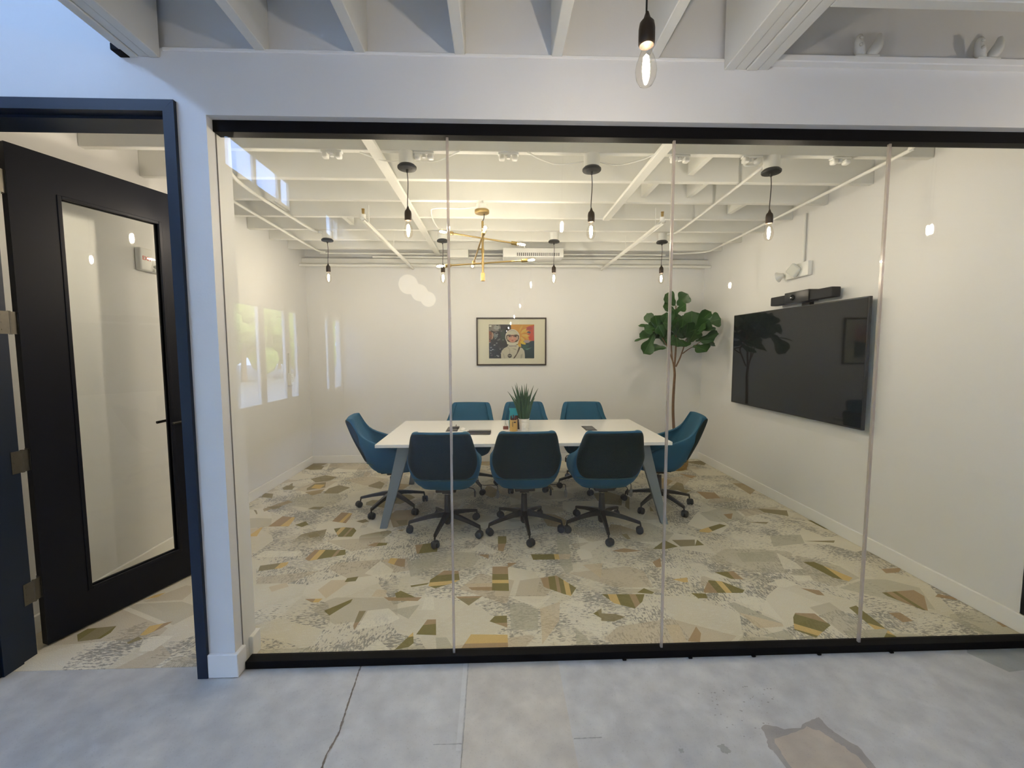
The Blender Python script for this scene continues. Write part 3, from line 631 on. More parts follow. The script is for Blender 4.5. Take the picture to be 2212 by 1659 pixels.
b = bmn(); leafbox(b, .195, .695, .019, .025, .205, 2.365, 0); obj('door_glass', b, 'glass', leaf)
b = bmn()
for t, e in ((-.05, 0), (.094, .044)):
    p = lambda s, tt, z: lm @ Vector((s, tt, z))
    tube(b, [p(.825, e, 1.085), p(.825, t, 1.085)], .010); tube(b, smoothpath([p(.825, t, 1.085), p(.76, t, 1.088), p(.66, t, 1.082)], 4), .009)
    lathe(b, [(.027, 0), (.027, .006), (.022, .009)], p(.825, e, 1.085), 20, axis=(lm.to_3x3() @ Vector((0, -1 if t < 0 else 1, 0))))
obj('door_handle', b, 'tv_black', leaf, smooth=True)
for z in (2.37, 1.69, 1.004, .331):
    b = bmn(); c0 = Vector((-2.380, .150, z))
    leafbox(b, -.002, .0, .004, .044, z - .055, z + .055, 0)
    tube(b, [(-2.372, .137, z - .057), (-2.372, .137, z + .057)], .0065, 12)
    q0 = Vector((-2.372, .137, 0)); q1 = lm @ Vector((-.002, .01, 0)); d = (q1 - q0); 
    mm = Matrix.Translation(((q0.x + q1.x) / 2, (q0.y + q1.y) / 2, z)) @ Matrix.Rotation(math.atan2(d.y, d.x), 4, 'Z'); obox(b, mm, d.length, .003, .11)
    box(b, -2.371, -2.368, .085, .137, z - .055, z + .055)
    for s in (-.035, 0, .035): box(b, -2.3685, -2.3665, .095, .101, z + s - .003, z + s + .003)
    obj('hinge', b, 'hinge', dr)
# ================================================================= LAMPS
def bulb(parent, c, axis=(0, 0, -1), r=.030, ln=.115, name='bulb', fm='filament'):
    """clear filament bulb: base at c, pointing along axis"""
    b = bmn(); prof = [(r * .42, 0), (r * .45, ln * .12), (r * .62, ln * .25), (r * .9, ln * .45), (r, ln * .62), (r * .9, ln * .8), (r * .6, ln * .94), (r * .25, ln * .99), (0, ln)]
    lathe(b, prof, c, 20, axis=axis); o = obj(name, b, 'bulbglass', parent, smooth='all')
    b = bmn(); ax = Vector(axis).normalized(); k = r / .030
    s = ax.orthogonal().normalized(); t = ax.cross(s)
    lathe(b, [(0, -.034 * k), (.0080 * k, -.025 * k), (.0105 * k, 0), (.0080 * k, .025 * k), (0, .034 * k)], Vector(c) + ax * ln * .52, 8, axis=axis)
    obj('filament', b, fm, o, smooth='all'); return o
def pendant(x, y, label, zc=2.71, group='bulb pendants', drop=.24, box_top=2.80):
    t = thing('pendant_lamp', label, 'pendant lamp', (x, y, zc), 0, group)
    b = bmn(); lathe(b, [(.028, -.014), (.057, -.010), (.060, -.006), (.060, .004), (.054, .008), (.050, .014)], (0, 0, 0), 32)
    for s in (-.03, .03): lathe(b, [(.004, -.015), (.004, -.010)], (s, -.01, 0), 8)
    obj('canopy', b, 'lamp_black', t, smooth=True)
    b = bmn(); lathe(b, [(.050, .014), (.050, box_top - zc)], (0, 0, 0), 24); obj('junction_box', b, 'conduit', t, smooth=True)
    b = bmn(); lathe(b, [(.009, -.014), (.007, -.03), (.0028, -.034)], (0, 0, 0), 12); tube(b, smoothpath([(0, 0, -.03), (.004, 0, -.10), (-.002, 0, -drop + .02), (0, 0, -drop)], 4), .0028, 8); obj('cord', b, 'lamp_black', t, smooth=True)
    b = bmn(); z = -drop; lathe(b, [(.004, z), (.010, z - .018), (.020, z - .03), (.0225, z - .045), (.0225, z - .085), (.0195, z - .09)], (0, 0, 0), 20); obj('socket', b, 'bronze', t, smooth=True)
    bulb(t, (0, 0, z - .086)); return t
p0 = pendant(-.565, .80, 'black pendant bulb in the front row, just left of the first glass joint')
LP = [(-1.745, .80, 'black canopy of a front row pendant, half hidden behind the left pillar'), (.617, .80, 'black pendant bulb in the front row, right of the brass chandelier'), (1.80, .80, 'black pendant bulb in the front row, nearest to the television wall'),
      (-1.78, 2.66, 'small pendant bulb in the back row, farthest to the left'), (-.572, 2.66, 'back row pendant bulb directly behind the left chandelier bulbs'), (.617, 2.66, 'back row pendant bulb hanging right above the framed picture'), (1.79, 2.66, 'back row pendant bulb nearest to the fig tree')]
for x, y, lb in LP:
    q = copytree(p0); q.location = (x, y, 2.71); q['label'] = lb
# hall pendants on a grid (one hangs in view, the others show in the glass)
h0 = pendant(.425, -.80, 'large pendant bulb hanging in the hall in front of the glass', zc=2.99, group='hall bulb pendants', drop=.497, box_top=DK)
for x, y in ((.42, -3.3), (.42, -5.8), (.42, -8.4), (2.90, -.80), (2.90, -3.3)):
    q = copytree(h0); q.location = (x, y, 2.99); q['label'] = 'hall pendant bulb outside the picture, mirrored in the glass'
# globes
for y in (-4.65, -5.62, -6.58):
    t = thing('globe_lamp', 'white globe lamp seen mirrored in the glass', 'pendant lamp', (-1.34, y, 2.55), 0, 'white globe lamps')
    b = bmn(); bmesh.ops.create_uvsphere(b, u_segments=24, v_segments=16, radius=.145); obj('globe', b, 'globe', t, smooth='all')
    b = bmn(); tube(b, [(0, 0, .14), (0, 0, .45)], .005); obj('stem', b, 'brass', t)
# chandelier
ch = thing('chandelier', 'brass chandelier with crossed arms and clear bulbs over the table', 'chandelier', (-.12, 1.68, 2.71))
b = bmn(); lathe(b, [(.02, -.016), (.058, -.012), (.061, -.006), (.061, .014)], (0, 0, 0), 32); obj('canopy', b, 'brass', ch, smooth=True)
b = bmn(); lathe(b, [(.046, .014), (.046, .06), (.012, .065), (.012, .088)], (0, 0, 0), 24); obj('junction_box', b, 'conduit', ch, smooth=True)
b = bmn(); tube(b, smoothpath([(.018, 0, -.014), (.016, 0, -.05), (.006, 0, -.075), (.004, 0, -.10)], 4), .004, 8); obj('cord', b, 'lamp_black', ch, smooth=True)
b = bmn(); tube(b, [(.004, 0, -.075), (.004, 0, -.565)], .0098, 12); lathe(b, [(.017, -.572), (.017, -.505), (.009, -.50)], (.004, 0, 0), 20)
for z in (-.222, -.32, -.425): lathe(b, [(.013, z - .014), (.013, z + .014)], (.004, 0, 0), 16)
obj('stem', b, 'brass', ch, smooth=True)
def arm(p, q, off):
    """two ended arm with sockets and bulbs"""
    p, q = Vector(p), Vector(q); d = (q - p).normalized(); b = bmn(); tube(b, [p, q], .0068, 10)
    for e, s in ((p, -1), (q, 1)): lathe(b, [(.010, -.042), (.0155, -.038), (.0155, .012), (.012, .014)], e, 16, axis=d * s)
    tube(b, [((p + q) / 2), off], .007, 10)
    o = obj('arm', b, 'brass', ch, smooth=True)
    for e, s in ((p, -1), (q, 1)): bulb(o, e + d * s * .012, d * s, r=.026, ln=.075, fm='small_filament')
arm((-.285, .03, -.165), (.285, -.03, -.265), (.004, 0, -.217))
arm((-.30, -.05, -.455), (.375, .06, -.385), (.004, 0, -.425))
arm((.022, -.30, -.245), (-.092, .31, -.365), (.004, 0, -.305))

# ================================================================= CEILING FITTINGS
def cond(name, pts, r, label, cat='conduit', m='conduit', extra=None):
    b = bmn(); tube(b, smoothpath(pts, 5), r, 10)
    if extra: extra(b)
    o = obj(name, b, m, smooth=True); tag(o, label, cat); return o
cond('conduit', [(-1.80, .94, 2.785), (-1.83, 1.05, 2.785), (-1.90, 1.45, 2.785), (-1.885, 2.5, 2.785), (-1.83, 2.62, 2.785), (-1.79, 2.66, 2.79)], .013, 'white conduit from the half hidden pendant back to the far left pendant')
cond('conduit', [(-2.17, 1.6, 2.785), (-2.18, 1.9, 2.785), (-2.21, 3.3, 2.785), (-2.15, 3.55, 2.785), (-1.9, 3.62, 2.785), (1.5, 3.62, 2.785), (2.2, 3.62, 2.785)], .012, 'white conduit along the left joist ends, turning along the back wall')
cond('conduit', [(2.54, .50, 2.785), (2.555, .62, 2.785), (2.59, .85, 2.785), (2.672, 3.1, 2.785), (2.66, 3.40, 2.785), (2.45, 3.52, 2.785), (2.25, 3.54, 2.785)], .012, 'white conduit running the length of the television wall')
cond('conduit', [(1.80, .90, 2.785), (1.815, 1.02, 2.785), (1.90, 2.4, 2.785), (1.86, 2.60, 2.785), (1.80, 2.66, 2.79)], .011, 'white conduit linking the two right hand pendants')
cond('conduit', [(-.565, .86, 2.78), (-.40, .86, 2.775), (-.28, .80, 2.79), (-.22, .76, 2.80)], .005, 'thin white cable looping right from the left front pendant')
cond('conduit', [(-.565, .86, 2.785), (-.72, .86, 2.775), (-.86, .80, 2.80)], .005, 'thin white cable looping left from the left front pendant')
cond('conduit', [(.20, .77, 2.80), (.30, .82, 2.775), (.42, .86, 2.765), (.57, .82, 2.77)], .005, 'thin white cable sagging left of the middle front pendant')
cond('conduit', [(.66, .82, 2.77), (.80, .86, 2.765), (.95, .82, 2.785), (1.02, .77, 2.80)], .005, 'thin white cable sagging right of the middle front pendant')
cond('conduit', [(-.12, 1.72, 2.77), (-.30, 1.75, 2.76), (-.50, 1.76, 2.765), (-.58, 1.9, 2.78), (-.60, 2.3, 2.785), (-.575, 2.6, 2.79)], .006, 'white cable from the chandelier box to the pendant behind it')
cond('conduit', [(1.62, .80, 2.785), (1.66, .86, 2.775), (1.74, .84, 2.77)], .009, 'short white elbow beside the right front pendant')
def sprinkler(x, y0, y1, label):
    t = thing('sprinkler_pipe', label, 'sprinkler pipe', (x, y0, 2.64))
    b = bmn(); tube(b, smoothpath([(0, 0, .035), (0, .01, .0), (0, .06, -.012), (0, .14, -.012), (0, y1 - y0, -.012)], 5), .019, 14)
    for yy in (.16, (y1 - y0) * .5):
        tube(b, [(.0, yy, -.0), (.0, yy, .16)], .004, 8)
    obj('pipe', b, 'conduit', t, smooth=True)
    b = bmn(); lathe(b, [(.010, .03), (.010, .048), (.006, .052), (.006, .07), (.013, .074), (.013, .078), (0, .08)], (0, 0, 0), 14); box(b, -.011, -.007, -.003, .003, .048, .076); box(b, .007, .011, -.003, .003, .048, .076)
    obj('sprinkler_head', b, 'brass', t, smooth=True)
sprinkler(-1.10, 1.65, 3.78, 'white sprinkler pipe with brass head left of the chandelier')
sprinkler(1.41, 1.66, 3.78, 'white sprinkler pipe with brass head right of the chandelier')
cond('sprinkler_main', [(XL + .01, 3.72, 2.655), (XR - .01, 3.72, 2.655)], .020, 'white pipe running straight across in front of the back wall ledge', 'pipe')
cond('refrigerant_line', [(-1.6, 3.70, 2.76), (.0, 3.70, 2.755), (2.3, 3.70, 2.76)], .014, 'white line running above the straight pipe by the back wall', 'pipe')
def bracket(x, y, z, label, rz=0):
    t = thing('ceiling_clamp', label, 'clamp', (x, y, z), rz, 'white clamps on the joists')
    b = bmn(); box(b, -.065, .065, -.018, .018, .014, .028, bev=.004); box(b, -.060, -.022, -.022, .022, -.016, .016, bev=.010, seg=3); box(b, .022, .060, -.022, .022, -.016, .016, bev=.010, seg=3); lathe(b, [(.012, -.006), (.012, .016)], (0, 0, 0), 10)
    obj('body', b, 'white_plastic', t, smooth=True)
for (x, lb) in ((-1.03, 'white clamp on the first joist, left of the front left pendant'), (-.455, 'white clamp on the first joist, right of the front left pendant'), (.079, 'white clamp on the first joist between the two middle pendants'), (1.187, 'white clamp on the first joist just right of the second glass joint'), (1.66, 'white clamp on the first joist beside the right front pendant'), (2.251, 'white clamp on the first joist near the third glass joint')):
    bracket(x, .79, 2.772, lb)
# air conditioner grille unit
t = thing('air_vent', 'white ceiling air unit with slotted grille above the picture', 'air vent', (.45, 3.45, 2.68))
b = bmn(); box(b, -.37, .37, -.16, .16, 0, .11, bev=.01); obj('housing', b, 'white_plastic', t, smooth=True)
b = bmn()
for k in range(22): box(b, -.20 + k * .024, -.19 + k * .024, -.165, -.161, .012, .050)
obj('grille', b, 'grey_plastic', t)
b = bmn(); box(b, -1.06, -.80, -.02, .10, .02, .12, bev=.004); o = obj('duct_box', b, 'conduit'); o.location = (.45, 3.45, 2.68); tag(o, 'small white box on the ceiling left of the air unit', 'box')
# lamp heads on the ledge outside
def spot(x, label, s=1):
    t = thing('ledge_fitting', label, 'ledge fitting', (x, YF - .002, 2.845), 0, 'white fittings on the hall ledge')
    b = bmn(); box(b, -.055, .05, -.034, .030, 0, .010, bev=.003); tube(b, smoothpath([(-.01, -.01, .008), (-.025, -.012, .035), (-.035, -.014, .07), (-.03, -.014, .10)], 5), [.012, .014, .016, .018, .019, .021, .022, .021, .020, .018, .018, .017, .016, .014, .012, .010][:16], 12)
    for z, yy in ((.05, -.03), (.08, -.03), (.065, -.02)): lathe(b, [(.007, 0), (.007, .006)], (-.038, yy, z), 8, axis=(0, -1, 0))
    obj('bracket', b, 'ceil', t, smooth='all')
    b = bmn(); tube(b, smoothpath([(.01, -.01, .012), (.04, -.014, .04), (.055, -.016, .075), (.058, -.016, .105)], 5), [.010, .014, .018, .021, .023, .024, .024, .023, .022, .020, .018, .016, .014, .012, .010, .008][:16], 12)
    obj('horn', b, 'ceil', t, smooth='all')
spot(1.655, 'white two pronged fitting on the ledge, right of the wide beam')
spot(2.215, 'white two pronged fitting on the ledge near the right edge')

# ================================================================= TABLE
tb = thing('conference_table', 'long white topped meeting table with splayed grey legs', 'table', (.245, 2.28, 0))
b = bmn(); box(b, -1.303, 1.300, -.632, .640, .710, .740, bev=.003, seg=2); obj('tabletop', b, 'tabletop', tb)
b = bmn(); box(b, -1.02, 1.02, -.40, -.36, .665, .709); box(b, -1.02, 1.02, .36, .40, .665, .709); box(b, -1.05, -1.0, -.46, .46, .665, .709); box(b, 1.0, 1.05, -.46, .46, .665, .709); obj('under_frame', b, 'table_leg', tb)
def tleg(sx, sy):
    b = bmn(); T = Vector((sx * 1.075, sy * .50, .709)); B = Vector((sx * 1.245, sy * .625, 0)); w1, w0, th = .056, .030, .022
    ring = lambda P, w: [b.verts.new(P + Vector(q)) for q in ((-w, -th, 0), (w, -th, 0), (w, th, 0), (-w, th, 0))]
    a, c = ring(B, w0), ring(T, w1); b.faces.new(a[::-1]); b.faces.new(c)
    for k in range(4): b.faces.new((a[k], a[(k + 1) % 4], c[(k + 1) % 4], c[k]))
    obj('leg', b, 'table_leg', tb)
for sx in (-1, 1):
    for sy in (-1, 1): tleg(sx, sy)
def puck(x, y, label):
    t = thing('power_box', label, 'power box', (x, y, .7402), 0, 'black power boxes in the table')
    b = bmn(); box(b, -.058, .058, -.125, .125, 0, .004, bev=.001, seg=1); obj('cover', b, 'dark_plastic', t)
    b = bmn(); box(b, -.045, .045, -.095, .095, .004, .006); obj('panel', b, 'grey_plastic', t)
puck(-.46, 2.36, 'flat black power box in the tabletop left of the mouse'); puck(.95, 2.34, 'flat black power box in the right half of the tabletop')
t = thing('phone_cradle', 'small dark device standing on the left power box', 'device', (-.43, 2.40, .747)); b = bmn(); box(b, -.04, .035, -.03, .03, 0, .012, bev=.004); tube(b, [(.0, 0, .01), (.004, 0, .035)], .003); obj('body', b, 'dark_plastic', t)
t = thing('computer_mouse', 'white computer mouse beside the left power box', 'mouse', (-.352, 2.31, .740))
b = bmn(); bmesh.ops.create_uvsphere(b, u_segments=20, v_segments=12, radius=1)
for v in b.verts: v.co = Vector((v.co.x * .034, v.co.y * .055, max(0, v.co.z) * .026 + .0005))
obj('body', b, 'white_plastic', t, smooth='all')
t = thing('remote_case', 'long dark folded case lying on the table in front of the mouse', 'case', (-.17, 2.13, .7402), -.04)
b = bmn(); box(b, -.135, .105, -.075, .075, 0, .010, bev=.003); obj('lower_cover', b, 'dark_plastic', t)
b = bmn(); box(b, -.115, .105, .01, .074, .0105, .020, bev=.002); box(b, -.02, .03, -.055, -.047, .0105, .013); obj('upper_cover', b, 'grey_plastic', t)
# card stand with wire
t = thing('card_holder', 'small red wooden block with a wire clip left of the gold cup', 'card holder', (.086, 2.33, .7402))
b = bmn(); box(b, -.027, .027, -.015, .015, 0, .032, bev=.002); obj('block', b, 'redblock', t)
b = bmn(); tube(b, smoothpath([(-.012, 0, .03), (-.004, 0, .055), (-.002, 0, .10), (-.008, 0, .20)], 4), .0016, 6); tube(b, smoothpath([(.014, 0, .03), (.006, 0, .055), (.002, 0, .06)], 4), .0016, 6); obj('wire', b, 'hinge', t)
t = thing('pencil_cup', 'gold cup filled with pens', 'cup', (.163, 2.235, .7402))
b = bmn(); lathe(b, [(.040, 0), (.040, .115), (.036, .115), (.036, .01), (0, .01)], (0, 0, 0), 24); obj('cup', b, 'gold', t, smooth=True)
b = bmn(); box(b, -.014, -.009, -.0425, -.038, .05, .10); prism(b, [(.0, -.041), (.022, -.041), (.022, -.035), (.0, -.035)], .088, .100); obj('cup_mark', b, 'darkcup', t)
random.seed(3)
for k in range(9):
    a = k * .7; r = .022; b = bmn(); p = Vector((r * math.cos(a), r * math.sin(a), .012)); q = Vector((r * 1.25 * math.cos(a + .2), r * 1.25 * math.sin(a + .2), .135 + .012 * (k % 3)))
    tube(b, [p, q], .0045, 8); o = obj('pen', b, 'redpen' if k % 3 else 'darkcup'); o.location = (.163, 2.235, .7402); tag(o, 'dark red pen standing in the gold cup' if k % 3 else 'dark brown pen standing in the gold cup', 'pen', 'red pens in the gold cup' if k % 3 else 'brown pens in the gold cup')
t = thing('dark_cup', 'dark brown cup between the gold cup and the metal bucket', 'cup', (.212, 2.355, .7402)); b = bmn(); lathe(b, [(.030, 0), (.034, .135), (.030, .135), (.027, .01), (0, .01)], (0, 0, 0), 20); obj('cup', b, 'darkcup', t, smooth=True)
t = thing('turquoise_pouch', 'turquoise packet standing behind the gold cup', 'packet', (.178, 2.43, .7402))
b = bmn(); vs = [[b.verts.new((sx * wv, sy * dv, z)) for sx, sy in ((-1, -1), (1, -1), (1, 1), (-1, 1))] for wv, dv, z in ((.055, .03, 0), (.058, .03, .06), (.05, .024, .12), (.046, .012, .165), (.056, .003, .205))]
b.faces.new(vs[0][::-1]); b.faces.new(vs[-1])
for a, c in zip(vs, vs[1:]):
    for k in range(4): b.faces.new((a[k], a[(k + 1) % 4], c[(k + 1) % 4], c[k]))
obj('packet', b, 'cyan', t, smooth=True)
t = thing('potted_aloe', 'spiky aloe plant in a galvanised bucket on the table', 'potted plant', (.268, 2.255, .7402))
b = bmn(); lathe(b, [(.044, 0), (.046, .006), (.044, .012), (.052, .112), (.057, .118), (.057, .124), (.050, .122), (.046, .10), (0, .10)], (0, 0, 0), 28)
for z, r in ((.035, .0468), (.09, .0512)): lathe(b, [(r, z - .002), (r + .0025, z), (r, z + .002)], (0, 0, 0), 28)
obj('bucket', b, 'bucket', t, smooth=True)
b = bmn(); lathe(b, [(.049, .095), (.03, .112), (0, .116)], (0, 0, 0), 16); obj('soil', b, 'soil', t)
b = bmn(); random.seed(11)
tips = [(-.165, .40, .0), (-.12, .45, .03), (-.09, .47, -.03), (-.075, .485, .02), (-.045, .44, -.02), (-.02, .46, .04), (.005, .47, -.03), (.03, .475, .03), (.045, .43, .0), (.10, .455, .02), (.075, .40, -.04), (.145, .43, .0), (-.12, .36, -.04), (-.03, .38, -.06), (.06, .36, .06), (-.06, .40, .05), (.02, .37, -.05), (.11, .33, -.03)]
for i, (tx, tz, ty) in enumerate(tips):
    bx0, by0 = tx * .22, ty * .3; P0 = Vector((bx0, by0, .10)); P2 = Vector((tx, ty, tz)); P1 = Vector((tx * .35, ty * .4, .27)); n = 9; W = .017 + .006 * (i % 3)
    side = Vector((math.cos(i * 1.3) * .35 + .8, math.sin(i * 1.3) * .5, 0)).normalized(); prev = None
    for k in range(n + 1):
        s = k / n; p = P0 * (1 - s) ** 2 + P1 * 2 * s * (1 - s) + P2 * s * s; wv = W * (min(1, .5 + s * 2) * (1 - s ** 1.6)) + .0008; nrm = side.cross(Vector((0, 0, 1))) * .006 * (1 - s)
        ring = [b.verts.new(p - side * wv + nrm), b.verts.new(p - nrm * .5), b.verts.new(p + side * wv + nrm), b.verts.new(p + nrm * 1.4)]
        if prev:
            for q in range(4): b.faces.new((prev[q], prev[(q + 1) % 4], ring[(q + 1) % 4], ring[q]))
        prev = ring
obj('leaves', b, 'aloe', t, smooth='all')

# ================================================================= CHAIRS (facing local +y)
ROWS = [  # z, half width, back y, front y, corner radius
    (.385, .150, -.095, .140, .09), (.405, .205, -.135, .190, .11), (.435, .245, -.168, .225, .115), (.480, .268, -.196, .235, .115), (.540, .286, -.220, .205, .105), (.600, .294, -.244, .140, .095),
    (.660, .294, -.272, .030, .085), (.700, .288, -.291, -.110, .075), (.745, .268, -.315, -.215, .065), (.800, .252, -.338, -.268, .055), (.860, .243, -.362, -.302, .05), (.905, .227, -.380, -.322, .045), (.928, .212, -.388, -.334, .045)]
def usection(w_, yb, yf, r, off=0.0):
    w_ -= off; yb += off; r = max(.012, r - off * .6); pts = []; yf = max(yf, yb + r + .004)
    for k in range(5): pts.append((-w_, yf + (yb + r - yf) * k / 5))
    for k in range(5): a = PI + (PI / 2) * k / 5; pts.append((-w_ + r + r * math.cos(a), yb + r + r * math.sin(a)))
    for k in range(9): s = k / 8; pts.append((-w_ + r + (2 * w_ - 2 * r) * s, yb - .012 * math.sin(PI * s)))
    for k in range(1, 6): a = 1.5 * PI + (PI / 2) * k / 5; pts.append((w_ - r + r * math.cos(a), yb + r + r * math.sin(a)))
    for k in range(1, 6): pts.append((w_, yb + r + (yf - yb - r) * k / 5))
    return pts
def grid(b, rows):
    vs = [[b.verts.new(p) for p in r] for r in rows]
    for a, c in zip(vs, vs[1:]):
        for k in range(len(a) - 1): b.faces.new((a[k], a[k + 1], c[k + 1], c[k]))
    return vs
def make_chair(label):
    t = thing('conference_chair', label, 'chair', (0, 0, 0), 0)
    b = bmn(); th = .048
    A = [[(x, y, z) for x, y in usection(w_, yb, yf, r)] for z, w_, yb, yf, r in ROWS]
    Bq = [[(x, y, z + (.0 if i < len(ROWS) - 1 else -.0)) for x, y in usection(w_, yb, yf - .008, r, th)] for i, (z, w_, yb, yf, r) in enumerate(ROWS)]
    va, vb = grid(b, A), grid(b, Bq)
    for i in range(len(va) - 1):
        for k in (0, len(va[0]) - 1): b.faces.new((va[i][k], va[i + 1][k], vb[i + 1][k], vb[i][k]))
    for i in (0, len(va) - 1):
        for k in range(len(va[0]) - 1): b.faces.new((va[i][k], va[i][k + 1], vb[i][k + 1], vb[i][k]))
    obj('backrest', b, 'velvet', t, smooth='all', subsurf=1)
    # dark outer back panel from under the top edge to the seam
    b = bmn(); R = [(.512, .66), (.524, .76), (.545, .83), (.59, .89), (.65, .935), (.70, .955), (.76, 1.0), (.82, 1.0), (.88, 1.0), (.915, .98)]; out_, in_ = [], []
    def lerp_row(z):
        for p, q in zip(ROWS, ROWS[1:]):
            if p[0] <= z <= q[0]:
                s = (z - p[0]) / (q[0] - p[0]); return [p[k] + (q[k] - p[k]) * s for k in range(5)]
    for z, f in R:
        _, w_, yb, yf, r = lerp_row(z); yb -= .004; w2 = w_ * f + .003
        n = 21; ro = []; ri = []
        for k in range(n):
            s = -1 + 2 * k / (n - 1); x = s * w2; e = max(0, abs(x) - (w_ - r)) / (r + .003); e = min(1, e)
            y = yb - .012 * math.cos(s * PI / 2) + r * (1 - math.sqrt(max(0, 1 - e * e))) * .95
            ro.append((x, y - .006, z)); ri.append((x, y + .02, z))
        out_.append(ro); in_.append(ri)
    va, vb = grid(b, out_), grid(b, in_)
    for i in range(len(va) - 1):
        for k in (0, 20): b.faces.new((va[i][k], va[i + 1][k], vb[i + 1][k], vb[i][k]))
    for i in (0, len(va) - 1):
        for k in range(20): b.faces.new((va[i][k], va[i][k + 1], vb[i][k + 1], vb[i][k]))
    p = obj('back_panel', b, 'chair_back', t, smooth='all', subsurf=1)
    p['label'] = 'dark green outer back panel'
    b = bmn(); _, w_, yb, yf, r = lerp_row(.506); tube(b, [(x * .97, y - .006, .506) for x, y in usection(w_, yb, yf, r)[6:24]], .0045, 8); obj('piping', b, 'piping', t, smooth='all')
    # seat cushion
    b = bmn(); rows = []
    for z, s in ((.392, .72), (.40, .84), (.43, .93), (.475, .96), (.505, .93), (.518, .80), (.521, .45)):
        ring = []
        for k in range(32):
            a = 2 * PI * k / 32; ca, sa = math.cos(a), math.sin(a); e = .45
            ring.append((.245 * s * math.copysign(abs(ca) ** e, ca), .045 + .215 * s * math.copysign(abs(sa) ** e, sa), z))
        rows.append(ring + [ring[0]])
    vs = [[b.verts.new(q) for q in r[:-1]] for r in rows]
    for a, c in zip(vs, vs[1:]):
        for k in range(32): b.faces.new((a[k], a[(k + 1) % 32], c[(k + 1) % 32], c[k]))
    b.faces.new(vs[0][::-1]); b.faces.new(vs[-1]); obj('seat', b, 'velvet', t, smooth='all', subsurf=1)
    b = bmn(); box(b, -.085, .085, -.10, .10, .365, .394, bev=.006); box(b, -.04, .04, -.05, .07, .335, .367, bev=.01); obj('tilt_mechanism', b, 'chair_metal', t)
    b = bmn(); lathe(b, [(.014, .24), (.014, .34)], (0, 0, 0), 16); lathe(b, [(.012, .322), (.0145, .323), (.0145, .338), (.012, .339)], (0, -.002, 0), 12); obj('gas_lift', b, 'steel', t, smooth=True)
    b = bmn(); lathe(b, [(.020, .060), (.030, .075), (.034, .13), (.034, .165), (.028, .18), (.026, .245), (.024, .315), (.018, .318)], (0, 0, 0), 20); obj('column', b, 'chair_metal', t, smooth=True)
    b = bmn(); tube(b, smoothpath([(.05, .02, .372), (.16, .03, .368), (.22, .03, .358), (.235, .03, .335)], 4), .004, 8); lathe(b, [(.006, 0), (.010, .01), (.009, .05), (.004, .055)], (.235, .03, .338), 10, axis=(0, 0, -1)); obj('height_lever', b, 'chair_metal', t, smooth=True)
    return t
def star(t, rot):
    for k in range(5):
        a = rot + k * 2 * PI / 5; d = Vector((math.cos(a), math.sin(a), 0)); s = Vector((-d.y, d.x, 0)); b = bmn()
        prof = [(.025, .150, .023, .022), (.10, .143, .019, .018), (.20, .124, .0155, .014), (.29, .103, .013, .012), (.325, .094, .012, .011)]
        prev = None
        for r, z, wv, h in prof:
            ring = [b.verts.new(d * r + s * u * wv + Vector((0, 0, z + v * h))) for u, v in ((-1, -1), (1, -1), (.8, 1), (-.8, 1))]
            if prev:
                for q in range(4): b.faces.new((prev[q], prev[(q + 1) % 4], ring[(q + 1) % 4], ring[q]))
            else: b.faces.new(ring)
            prev = ring
        b.faces.new(prev[::-1]); tube(b, [d * .322 + Vector((0, 0, .098)), d * .328 + Vector((0, 0, .066))], .0075, 8)
        o = obj('leg', b, 'chair_metal', t, smooth=True)
        # castor
        b = bmn(); ca = a + (1.1 if k % 2 else -.8) + k * .6; ax = Vector((math.cos(ca), math.sin(ca), 0)); c = d * .332 + Vector((-ax.y, ax.x, 0)) * .012 + Vector((0, 0, .031))
        for sg in (-1, 1): lathe(b, [(.006, .003), (.027, .004), (.031, .009), (.031, .020), (.026, .027), (.008, .030), (0, .030)], c, 18, axis=ax * sg)
        tube(b, [d * .328 + Vector((0, 0, .070)), d * .328 + Vector((0, 0, .045)), c], .006, 8); lathe(b, [(.0, .036), (.02, .032), (.028, .020), (.02, .008), (0, .006)], c - Vector((0, 0, .0045)), 12)
        obj('castor', b, 'castor', o, smooth=True)
def chair(x, y, rz, rot, label, tagm=True):
    t = make_chair(label); star(t, rot - rz); t.location = (x, y, 0); t.rotation_euler = (0, 0, rz); t['group'] = 'teal chairs around the meeting table'
    return t
R_ = math.radians
chair(-.432, 1.575, R_(-1), R_(-101.5), 'dark backed chair on the near side of the table, left one of three')
chair(.228, 1.580, R_(1), R_(-86), 'dark backed chair on the near side of the table, middle one of three')
chair(.902, 1.565, R_(1), R_(-94), 'dark backed chair on the near side of the table, right one of three')
chair(-1.035, 2.15, R_(-82), R_(175), 'teal velvet chair at the left end of the table')
chair(1.60, 2.09, R_(80), R_(149), 'teal velvet chair at the right end of the table, beside the fig tree')
chair(-.33, 2.78, R_(177), R_(-62), 'teal velvet chair on the far side, behind the power box and mouse')
chair(.33, 2.80, R_(181), R_(-125), 'teal velvet chair on the far side, behind the aloe plant')
chair(1.01, 2.76, R_(178), R_(-95), 'teal velvet chair on the far side, to the right with its back free')
